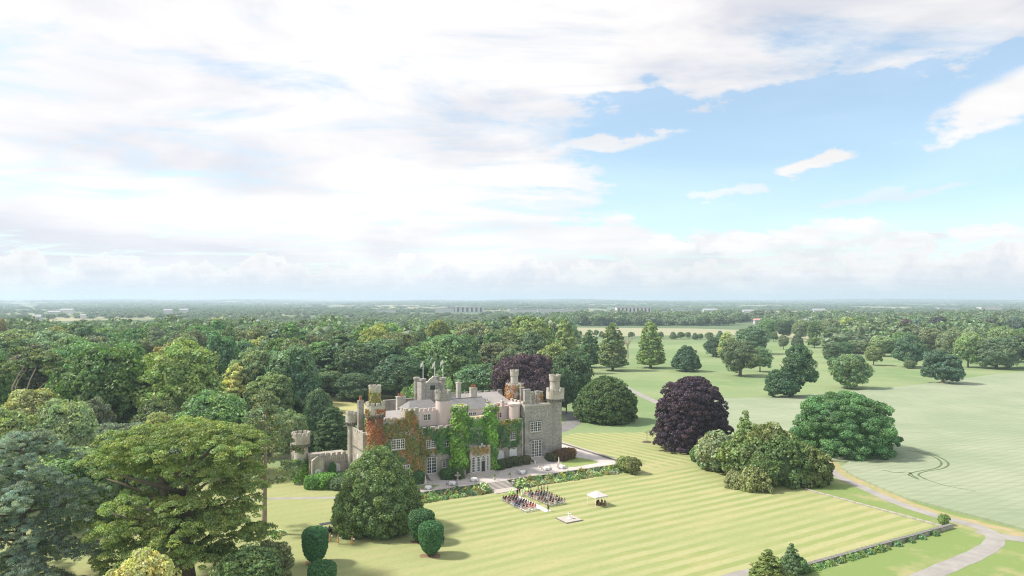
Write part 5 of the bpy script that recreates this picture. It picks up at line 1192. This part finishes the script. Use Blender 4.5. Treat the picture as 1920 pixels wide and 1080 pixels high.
# ------------------------------------------------------------------ people
def skin_person(kind):
    J, R, E_ = {}, {}, []
    def j(n, p, r, par=None): J[n] = p; R[n] = r; (E_.append((par, n)) if par else None)
    seated = 'seat' in kind; dress = 'dress' in kind
    z0 = .52 if seated else .95
    j('pelvis', (0, 0, z0), .155 if not dress else .15); j('waist', (0, .0, z0+.22), .125, 'pelvis'); j('chest', (0, .01, z0+.43), .155, 'waist')
    j('neck', (0, .0, z0+.60), .055, 'chest'); j('jaw', (0, .025, z0+.68), .078, 'neck'); j('brow', (0, .015, z0+.77), .095, 'jaw'); j('top', (0, .0, z0+.83), .07, 'brow')
    for s, t in ((-1, 'l'), (1, 'r')):
        j('sh'+t, (s*.19, 0, z0+.49), .065, 'chest'); j('el'+t, (s*.255, -.01, z0+.22), .05, 'sh'+t)
        if seated: j('wr'+t, (s*.15, .22, z0+.14), .036, 'el'+t); j('ha'+t, (s*.09, .30, z0+.13), .038, 'wr'+t)
        else: j('wr'+t, (s*.25, .08, z0-.02), .036, 'el'+t); j('ha'+t, (s*.245, .11, z0-.11), .038, 'wr'+t)
    if dress and not seated:
        j('hem1', (0, 0, .55), .235, 'pelvis'); j('hem2', (0, -.02, .10), .31, 'hem1')
    else:
        for s, t in ((-1, 'l'), (1, 'r')):
            j('hip'+t, (s*.095, 0, z0-.06), .10, 'pelvis')
            if seated: j('kn'+t, (s*.10, .44, .49), .072, 'hip'+t); j('an'+t, (s*.10, .44, .10), .045, 'kn'+t); j('to'+t, (s*.11, .58, .045), .038, 'an'+t)
            else: j('kn'+t, (s*.105, .02, .50), .07, 'hip'+t); j('an'+t, (s*.11, 0, .09), .047, 'kn'+t); j('to'+t, (s*.12, .14, .04), .038, 'an'+t)
    ns = list(J); me = bpy.data.meshes.new('person_frame'); me.from_pydata([J[n] for n in ns], [(ns.index(a), ns.index(c)) for a, c in E_], []); me.update()
    o = bpy.data.objects.new('person_frame', me); COL.objects.link(o)
    o.modifiers.new('s', 'SKIN'); sv = me.skin_vertices[0].data
    for i, n in enumerate(ns): sv[i].radius = (R[n], R[n]*(.78 if n in ('chest', 'waist', 'pelvis') else 1)); sv[i].use_root = (n == 'pelvis')
    su = o.modifiers.new('b', 'SUBSURF'); su.levels = 1; su.render_levels = 1
    dg = bpy.context.evaluated_depsgraph_get(); dg.update()
    res = bpy.data.meshes.new_from_object(o.evaluated_get(dg)); bpy.data.objects.remove(o); bpy.data.meshes.remove(me)
    n = len(res.vertices); co = np.zeros(n*3, np.float32); res.vertices.foreach_get('co', co); co = co.reshape(-1, 3)
    col = np.zeros((n, 4), np.float32); col[:, 3] = 1; cl = np.ones(n, np.float32); hz = z0+.58
    head = (co[:, 2] > hz) & (np.abs(co[:, 0]) < .14); hair = head & ((co[:, 1] < .02) | (co[:, 2] > z0+.80)); face = head & ~hair
    hc = (.10, .06, .035) if 'dress' not in kind else (.20, .11, .05)
    col[hair, :3] = hc; col[face, :3] = (.56, .36, .27); cl[head] = 0
    hand = (np.abs(co[:, 0])+10*0 > (.21 if not seated else .03)) & (np.abs(co[:, 2]-(z0-.09 if not seated else z0+.13)) < (.09 if not seated else .06)) & (co[:, 1] > (.05 if not seated else .24)) & (np.abs(co[:, 0]) < .4)
    if seated: hand &= co[:, 2] > z0+.08
    col[hand, :3] = (.56, .36, .27); cl[hand] = 0
    if dress:
        arm = (np.abs(co[:, 0]) > .17) & (co[:, 2] > z0-.15) & (co[:, 2] < z0+.5); col[arm, :3] = (.56, .36, .27); cl[arm] = 0
        if seated: leg = (co[:, 2] < .40); col[leg, :3] = (.52, .34, .26); cl[leg] = 0
    else:
        sh = (np.abs(co[:, 0]) < .06) & (co[:, 1] > .07) & (co[:, 2] > z0+.2) & (co[:, 2] < z0+.58); col[sh, :3] = (.8, .8, .8); cl[sh] = 0
        ft = co[:, 2] < .075; col[ft, :3] = (.02, .02, .02); cl[ft] = 0
    a = res.attributes.new('tint', 'FLOAT_COLOR', 'POINT'); a.data.foreach_set('color', col.ravel())
    a = res.attributes.new('cloth', 'FLOAT', 'POINT'); a.data.foreach_set('value', cl)
    res.materials.clear(); res.materials.append(M['cloth']); res.polygons.foreach_set('use_smooth', [True]*len(res.polygons)); res.name = 'person'
    return res
PM = {k_: skin_person(k_) for k_ in ('stand_suit', 'stand_dress', 'seat_suit', 'seat_dress')}
def person(kind, loc, rz, color, label, group=None, s=1.0):
    o = link('person', PM[kind], None, loc, rz, s, color); tag(o, label, 'person', group); return o
SUITS = [('navy suit', (.02, .028, .07)), ('black suit', (.012, .012, .015)), ('charcoal suit', (.05, .05, .055)), ('grey suit', (.16, .16, .17)), ('blue suit', (.035, .06, .16))]
DRESS = [('pink dress', (.62, .27, .30)), ('red dress', (.55, .05, .04)), ('cream dress', (.70, .60, .47)), ('lilac dress', (.34, .27, .50)), ('pale blue dress', (.35, .45, .62)), ('rose dress', (.60, .36, .36)), ('burgundy dress', (.17, .025, .04)), ('black dress', (.02, .02, .02)), ('white dress', (.75, .72, .70))]
ORD = ['first', 'second', 'third', 'fourth', 'fifth', 'sixth', 'seventh', 'eighth', 'ninth', 'tenth', 'eleventh']
rg = random.Random(21)
for side, s0, b0, rows, seats in (('left', -1.55, -13.0, 11, 5), ('right', 2.05, -11.6, 11, 6)):
    for r in range(rows):
        for q_ in range(seats):
            A = s0+(-.8 if side == 'left' else .82)*q_+rg.uniform(-.05, .05)+(.0 if side == 'left' else .04*r); B = b0-1.02*r+rg.uniform(-.06, .06)
            where = f'{side} of the white aisle, {ORD[r]} row, {ORD[q_]} seat from aisle'
            o = link('folding_chair', CH_W, None, est(A, B, .012), TH+rg.uniform(-.08, .08)); tag(o, 'white chair ' + where, 'chair', 'wedding chairs ' + side + ' of the aisle')
            if (side == 'left' and r == rows-1) or (side == 'right' and r == 0 and q_ > 2) or rg.random() < .05: continue
            if rg.random() < .5: cn, cc = rg.choice(SUITS); kd = 'seat_suit'
            else: cn, cc = rg.choice(DRESS); kd = 'seat_dress'
            if side == 'left' and r in (8, 9) and q_ < 2: cn, cc, kd = 'red dress', (.55, .05, .04), 'seat_dress'
            person(kd, est(A, B, .0), TH+rg.uniform(-.15, .15), cc, f'guest in {cn}, {where}', f'seated guests {side} of the aisle', rg.uniform(1.04, 1.14))
for i, (x, y, kd, c, lab) in enumerate(((970, 931, 'stand_suit', (.015, .015, .02), 'groom in black suit standing at the head of aisle'), (979, 930, 'stand_dress', (.8, .78, .76), 'bride in white dress at the head of aisle'), (974, 926, 'stand_suit', (.03, .03, .04), 'celebrant standing behind the couple at the steps'),
    (1009, 923, 'stand_suit', (.015, .015, .02), 'first groomsman in black nearest the couple'), (1015, 924, 'stand_suit', (.02, .02, .025), 'second groomsman in black beside the flower border'), (1020, 923, 'stand_suit', (.015, .015, .02), 'third groomsman in black beside the flower border'), (1027, 924, 'stand_suit', (.03, .03, .04), 'last groomsman in black farthest from the couple'),
    (1028, 959.5, 'stand_suit', (.012, .012, .014), 'photographer in black standing at the tail of aisle'), (831, 1021, 'stand_suit', (.02, .02, .025), 'person in black half hidden behind the clipped yew'))):
    X, Y, _ = pix(x, y); person(kd, (X, Y, .01), TH+(PI if i == 2 else (1.2 if 3 <= i < 7 else .3*i)), c, lab, 'groomsmen in black' if 3 <= i < 7 else None, 1.05)
for i, (x, y) in enumerate(((619, 1016), (634, 1020), (660, 1022))):
    X, Y, _ = pix(x, y); person('stand_dress', (X, Y, .01), -PI/2-.2, ((.62, .33, .15), (.64, .36, .18), (.60, .30, .10))[i], ('bridesmaid in peach dress nearest the buggy', 'middle bridesmaid in peach dress', 'leading bridesmaid in peach dress with a white bouquet')[i], 'bridesmaids walking from the buggy', 1.08)
    bq = MB().lathe([(.05, 0), (.2, .1), (.22, .22), (.1, .34)], 8).build('bouquet', M['cloth_white'], None, (X+.32, Y-.05, 1.0)); tag(bq, ('white bouquet held by the bridesmaid nearest the buggy', 'white bouquet held by the middle bridesmaid', 'white bouquet held by the leading bridesmaid')[i], 'bouquet', 'bridesmaids bouquets')
INST = plain('instrument_wood', (.22, .09, .035), .4, .5)
for i in range(4):
    a = -.2+i*.95; A, B = 13.2+1.05*math.cos(a)*.9, -27.0+1.0*math.sin(a)
    person('seat_suit' if i % 2 else 'seat_dress', est(A, B), TH+PI*.55+a*.2, (.012, .012, .014), ('musician in black at the gazebo post side', 'musician in black second round the quartet', 'musician in black third round the quartet', 'musician in black last round the quartet')[i], 'musicians under the gazebo')
    tag(link('folding_chair', CH_D, None, est(A, B, .012), TH+PI*.55+a*.2), ('chair of the musician at the gazebo post side', 'chair of the second musician', 'chair of the third musician', 'chair of the last musician')[i], 'chair', 'musicians chairs')
    iv = MB().lathe([(.05, 0), (.22, .08), (.25, .3), (.15, .5), (.2, .7), (.1, .85), (.03, .9), (.03, 1.35)], 10).build('cello', INST, None, est(A+.35*math.cos(TH+a+2.4), B-.4, .05), 0); tag(iv, 'brown string instrument held by one of the musicians', 'cello', 'string instruments')
# floral stands at the head of the aisle
for i, (x, y) in enumerate(((960, 929), (987, 926))):
    X, Y, _ = pix(x, y); o = link('flower_stand', FK['white flowering'], None, (X, Y, .0), 0, (.9, .9, 1.5)); o.color = (1.1, 1.1, 1.2, 1); tag(o, ('white floral arrangement left of the wedding couple', 'white floral arrangement right of the wedding couple')[i], 'flowers', 'wedding floral arrangements')
# ------------------------------------------------------------------ golf buggy
X, Y, _ = pix(609, 1000)
bg = empty('golf_buggy', (X, Y, 0), -2.6); tag(bg, 'black golf buggy with grey roof parked behind the clipped yew', 'buggy')
MB().wallprism([(-1.5, .35), (-1.5, .8), (-.9, .95), (-.5, .62), (.5, .62), (.75, 1.0), (1.35, .85), (1.45, .35)], -.6, .6).build('body', M['black'], bg)
MB().wallprism([(-1.45, 1.88), (1.0, 1.88), (.9, 1.97), (-1.35, 1.97)], -.66, .66).build('roof', M['roofbuggy'], bg)
for s in (-1, 1):
    for x0, x1 in ((-1.2, -1.25), (.82, .62)): MB().tube([(x0, s*.55, .8), (x1, s*.58, 1.88)], [.025, .025], 6).build('post', M['black'], bg)
    for x0 in (-1.0, 1.0):
        wl_ = MB()
        for k_ in range(14): a = 2*PI*k_/14; wl_.v += [(x0+.26*math.cos(a), s*.62-.09, .27+.26*math.sin(a)), (x0+.26*math.cos(a), s*.62+.09, .27+.26*math.sin(a))]
        wl_.f += [(2*k_, 2*((k_+1) % 14), 2*((k_+1) % 14)+1, 2*k_+1) for k_ in range(14)]+[tuple(2*k_ for k_ in range(14)), tuple(2*k_+1 for k_ in range(13, -1, -1))]
        wl_.build('wheel', M['rubber'], bg)
for x0 in (-.75, .05): 
    MB().box(x0-.25, x0+.25, -.52, .52, .78, .9).build('seat', M['roofbuggy'], bg); MB().box(x0-.33, x0-.253, -.52, .52, .9, 1.3).build('backrest', M['roofbuggy'], bg)
MB().wallprism([(.80, 1.05), (.84, 1.05), (.66, 1.85), (.62, 1.85)], -.52, .52).build('windscreen', M['glass'], bg)

# ------------------------------------------------------------------ far buildings
FW, FG, FP = plain('far_white_wall', (.56, .55, .54), .8, .2, var=.08, scale=.02), plain('far_grey_roof', (.36, .37, .40), .7, .3, var=.1, scale=.02), plain('far_terracotta_roof', (.55, .33, .27), .8, .2, var=.1, scale=.02)
def far_b(x0, x1, yb, yt, label, roof='flat', nwin=0, D=None):
    D = D or pix(0, yb)[1]; s = D/FPX; wd = (x1-x0)*s; h = CAM_H-(yt-HORIZ)*s; X = ((x0+x1)/2-960)*s
    o = empty('far_building', (X, D, 0)); tag(o, label, 'building'); dp = wd*.4
    MB().box(-wd/2, wd/2, 0, dp, -2, h).build('wall', FW, o)
    if roof == 'flat': MB().box(-wd/2-1, wd/2+1, -1, dp+1, h+.01, h+max(1.0, h*.10)).build('roof', FG, o)
    else: b = MB(); b.v += [(-wd/2-1, -1, h+.01), (wd/2+1, -1, h+.01), (wd/2+1, dp+1, h+.01), (-wd/2-1, dp+1, h+.01), (-wd/2, dp/2, h*1.35), (wd/2, dp/2, h*1.35)]; b.f += [(0, 1, 5, 4), (2, 3, 4, 5), (0, 4, 3), (1, 2, 5)]; b.build('roof', FP if roof == 'red' else FG, o)
    for i in range(nwin):
        x = -wd/2+wd*(i+.5)/nwin; MB().box(x-wd/nwin*.22, x+wd/nwin*.22, -.5, -.05, h*.12, h*.92).build('window_strip', M['glass'], o)
for x0, x1, yb, yt, lab, rf_, nw in ((1157, 1221, 590, 574, 'large pale block with tall window strips on the horizon', 'flat', 9), (816, 850, 588, 576, 'long white shed on the horizon above the flagpoles', 'flat', 4), (838, 906, 586, 573, 'pale stepped block on the horizon above castle', 'flat', 8), (956, 1010, 587, 577, 'white warehouse with dark roof left of the pale block', 'flat', 6), (1008, 1060, 588, 578, 'second white warehouse near the horizon', 'flat', 5), (1058, 1102, 587, 577, 'third white warehouse near the horizon', 'flat', 4), (1262, 1300, 588, 577, 'low white building right of the tall strip block', 'flat', 4), (1320, 1345, 588, 578, 'small pale building on the right horizon', 'gable', 0), (1395, 1425, 590, 580, 'pale gabled houses on the right horizon', 'gable', 3), (1526, 1548, 592, 579, 'white house among the trees right of centre', 'gable', 2), (1497, 1522, 614, 602, 'low pale roofed barn in the right wood', 'gable', 0),
    (1415, 1435, 608, 600, 'pink roofed cottage in the right wood', 'red', 0), (470, 484, 614, 603, 'white house peeping from the left wood', 'gable', 1), (396, 420, 612, 600, 'pink roofed farm building in the left distance', 'red', 2), (88, 112, 592, 582, 'white farm left of centre in the distance', 'gable', 2), (112, 136, 588, 578, 'pale farm sheds in the left distance', 'gable', 0), (306, 322, 590, 579, 'small white house in the left distance', 'gable', 0), (60, 76, 606, 594, 'white gable among the near left wood', 'gable', 0), (150, 160, 598, 588, 'tiny white tower house in the left distance', 'gable', 0), (700, 740, 586, 579, 'long pale roof line on the left horizon', 'flat', 0), (1840, 1880, 582, 573, 'white glasshouses on the right horizon', 'flat', 5), (1760, 1800, 582, 574, 'white sheds on the right horizon', 'flat', 3), (336, 352, 588, 578, 'white cottage in the left distance', 'gable', 0)):
    far_b(x0, x1, yb, yt+3.0 if yb < 600 else yt, lab, rf_, nw if nw > 6 else 0)

# ------------------------------------------------------------------ far woodland
far_protos = []
for i, (key, sd_i, rx, c) in enumerate((('a', 201, 8.0, (.075, .108, .070)), ('b', 202, 8.5, (.105, .135, .075)), ('c', 203, 7.6, (.050, .082, .062)), ('d', 204, 9.0, (.14, .155, .085)))):  # paler, bluish crown colours: some distance haze is put into the tint
    me = crown_lobes(sd_i, 'far_crown', rx, .5, 17, 8, 46, 2.2, 13, 1.05, flat=.7, core=.9)
    T = empty('distant_tree', ((-.62+.17*i)*640, 640+25*i, 0)); tag(T, 'distant round tree at the far side of the wood', 'tree', 'distant trees behind the wood'); MB().tube([(0, 0, 0), (0, 0, 8)], [.5, .3], 7).build('trunk', M['bark'], T)
    far_protos.append(link('crown', me, T, color=c))
rr = np.random.default_rng(33); pts, scl, rot, kd = [], [], [], []
def fnoise(x, y): return .5+.22*math.sin(x*.0021+y*.0013)+.2*math.sin(x*.0047-y*.0031+1.3)+.16*math.sin(x*.0102+y*.0074+2)+.12*math.sin(x*.021-y*.017)
def far_ok(X, D, cut):
    x = 960+X/D*FPX; yb = HORIZ+62510/D
    if x < -80 or x > 2000: return False
    if any(abs(x-bx) < bw2+4 and 0 < by-yb+1.2 and yb > by for bx, bw2, by in ()): return False
    if x < 1058: 
        return D > cut
    if x < 1430: return yb < 611
    if x < 1570: return yb < 634 and (yb < 612 or fnoise(X*3, D*3) > .5)
    return yb < 662
CUT = WOOD_END
def scatter(D0, D1, step, smin, smax, thr, wide=1.0, hs=1.0, side=0):
    D = D0
    while D < D1:
        X = -.80*D
        while X < .80*D:
            x_, d_ = X+rr.uniform(-.45, .45)*step, D+rr.uniform(-.45, .45)*step
            if (not side or (x_/d_ > .06) == (side > 0)) and far_ok(x_, d_, CUT) and fnoise(x_, d_) > thr+.25*(rr.random()-.5):
                xx = 960+x_/d_*FPX
                ok = True
                for bx, b2, bd, fr in FARB:
                    if abs(xx-bx) < b2 and fr < d_ < bd+60: ok = False; break
                if not ok: X += step; continue
                z = 0.0
                if d_ > 5000: z = terr(x_, d_)-2
                s = rr.uniform(smin, smax); pts.append((x_, d_, z-.5)); scl.append((s*wide*rr.uniform(.85, 1.2), s*wide*rr.uniform(.85, 1.2), s*hs*rr.uniform(.72, 1.04))); rot.append(rr.uniform(0, 6.28)); kd.append(int(rr.choice([0, 0, 0, 1, 1, 2, 2, 3])))
            X += step
        D += step
FARB = []
for o in [o for o in COL.objects if o.name.startswith('far_building')]:
    X, D, _ = o.location; wv = [c for c in o.children if c.name.startswith('wall')][0]; wd = max(v.co.x for v in wv.data.vertices); FARB.append((960+X/D*FPX, wd/D*FPX+2, D, D*.86))
scatter(CUT, 740, 19, 1.3, 1.85, -1, 1.1)
scatter(740, 1700, 23, 1.0, 1.6, .30, 1.15, side=1)
scatter(740, 1500, 27, .45, .95, .50, 1.3, side=-1)
scatter(1500, 4000, 42, .45, .85, .52, 1.7)
scatter(4000, 15500, 105, .55, 1.0, .42, 4.2)
print('far trees', len(pts))
me = bpy.data.meshes.new('far_woodland'); me.from_pydata(pts, [], []); me.update()
a = me.attributes.new('fs', 'FLOAT_VECTOR', 'POINT'); a.data.foreach_set('vector', np.array(scl, np.float32).ravel())
a = me.attributes.new('fr', 'FLOAT', 'POINT'); a.data.foreach_set('value', np.array(rot, np.float32))
a = me.attributes.new('fk', 'INT', 'POINT'); a.data.foreach_set('value', np.array(kd, np.int32))
fo = link('far_woodland', me, color=(.085, .115, .060)); tag(fo, 'far off woods and hedgerows reaching to the horizon', 'woodland', None, 'stuff')
ng = bpy.data.node_groups.new('far_woodland', 'GeometryNodeTree')
ng.interface.new_socket('Geometry', in_out='INPUT', socket_type='NodeSocketGeometry'); ng.interface.new_socket('Geometry', in_out='OUTPUT', socket_type='NodeSocketGeometry')
N_, L_ = ng.nodes, ng.links
gi, go = N_.new('NodeGroupInput'), N_.new('NodeGroupOutput')
def attr(nm, ty): n = N_.new('GeometryNodeInputNamedAttribute'); n.data_type = ty; n.inputs['Name'].default_value = nm; return [s for s in n.outputs if s.enabled][0]
g2i = N_.new('GeometryNodeJoinGeometry')
for fp_ in reversed(far_protos):
    oi_ = N_.new('GeometryNodeObjectInfo'); oi_.inputs['Object'].default_value = fp_; oi_.inputs['As Instance'].default_value = True; oi_.transform_space = 'ORIGINAL'; L_.new(oi_.outputs['Geometry'], g2i.inputs[0])
ip = N_.new('GeometryNodeInstanceOnPoints'); ip.inputs['Pick Instance'].default_value = True
m2p = N_.new('GeometryNodeMeshToPoints'); L_.new(gi.outputs[0], m2p.inputs[0]); L_.new(m2p.outputs[0], ip.inputs['Points']); L_.new(g2i.outputs[0], ip.inputs['Instance'])
L_.new(attr('fk', 'INT'), ip.inputs['Instance Index']); L_.new(attr('fs', 'FLOAT_VECTOR'), ip.inputs['Scale'])
cx_ = N_.new('ShaderNodeCombineXYZ'); L_.new(attr('fr', 'FLOAT'), cx_.inputs[2]); L_.new(cx_.outputs[0], ip.inputs['Rotation'])
L_.new(ip.outputs[0], go.inputs[0])
md_ = fo.modifiers.new('wood', 'NODES'); md_.node_group = ng
# undergrowth that closes the floor of the wood
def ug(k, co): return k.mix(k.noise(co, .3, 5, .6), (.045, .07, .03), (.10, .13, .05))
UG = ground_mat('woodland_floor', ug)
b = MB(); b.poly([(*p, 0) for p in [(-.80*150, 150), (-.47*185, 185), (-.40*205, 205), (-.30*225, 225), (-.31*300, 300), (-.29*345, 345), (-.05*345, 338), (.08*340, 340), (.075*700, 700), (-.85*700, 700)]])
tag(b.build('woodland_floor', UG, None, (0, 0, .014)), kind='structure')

# ------------------------------------------------------------------ haze
m = bpy.data.materials.new('haze_air'); m.use_nodes = True; k = G(m.node_tree); k.n.clear()
o_ = k.node('ShaderNodeOutputMaterial'); pv_ = k.node('ShaderNodeVolumePrincipled'); pv_.inputs['Color'].default_value = (.66, .81, 1.0, 1); pv_.inputs['Density'].default_value = 1.25e-4; pv_.inputs['Anisotropy'].default_value = .2
k.l.new(pv_.outputs[0], o_.inputs['Volume'])
tag(MB().box(-24000, 24000, -600, 24000, -20, 175).build('haze', m), 'thin pale summer haze over the whole landscape', 'haze', None, 'stuff')

# ------------------------------------------------------------------ labels: tell look-alikes apart by their order in the picture
ONES = 'first second third fourth fifth sixth seventh eighth ninth tenth eleventh twelfth thirteenth fourteenth fifteenth sixteenth seventeenth eighteenth nineteenth'.split()
TENS = {2: 'twentieth twenty', 3: 'thirtieth thirty', 4: 'fortieth forty'}
def ordinal(n):
    if n < 20: return ONES[n-1]
    t, r = divmod(n, 10); a = TENS[t].split()
    return a[0] if r == 0 else a[1]+'-'+ONES[r-1]
same = {}
for o in COL.objects:
    if o.parent is None and 'label' in o: same.setdefault(o['label'], []).append(o)
for lab, os_ in same.items():
    if 1 < len(os_) < 50:
        os_.sort(key=lambda o: o.location.x/max(o.location.y, 1))
        for i, o in enumerate(os_): o['label'] = lab+', '+ordinal(i+1)+' from left'
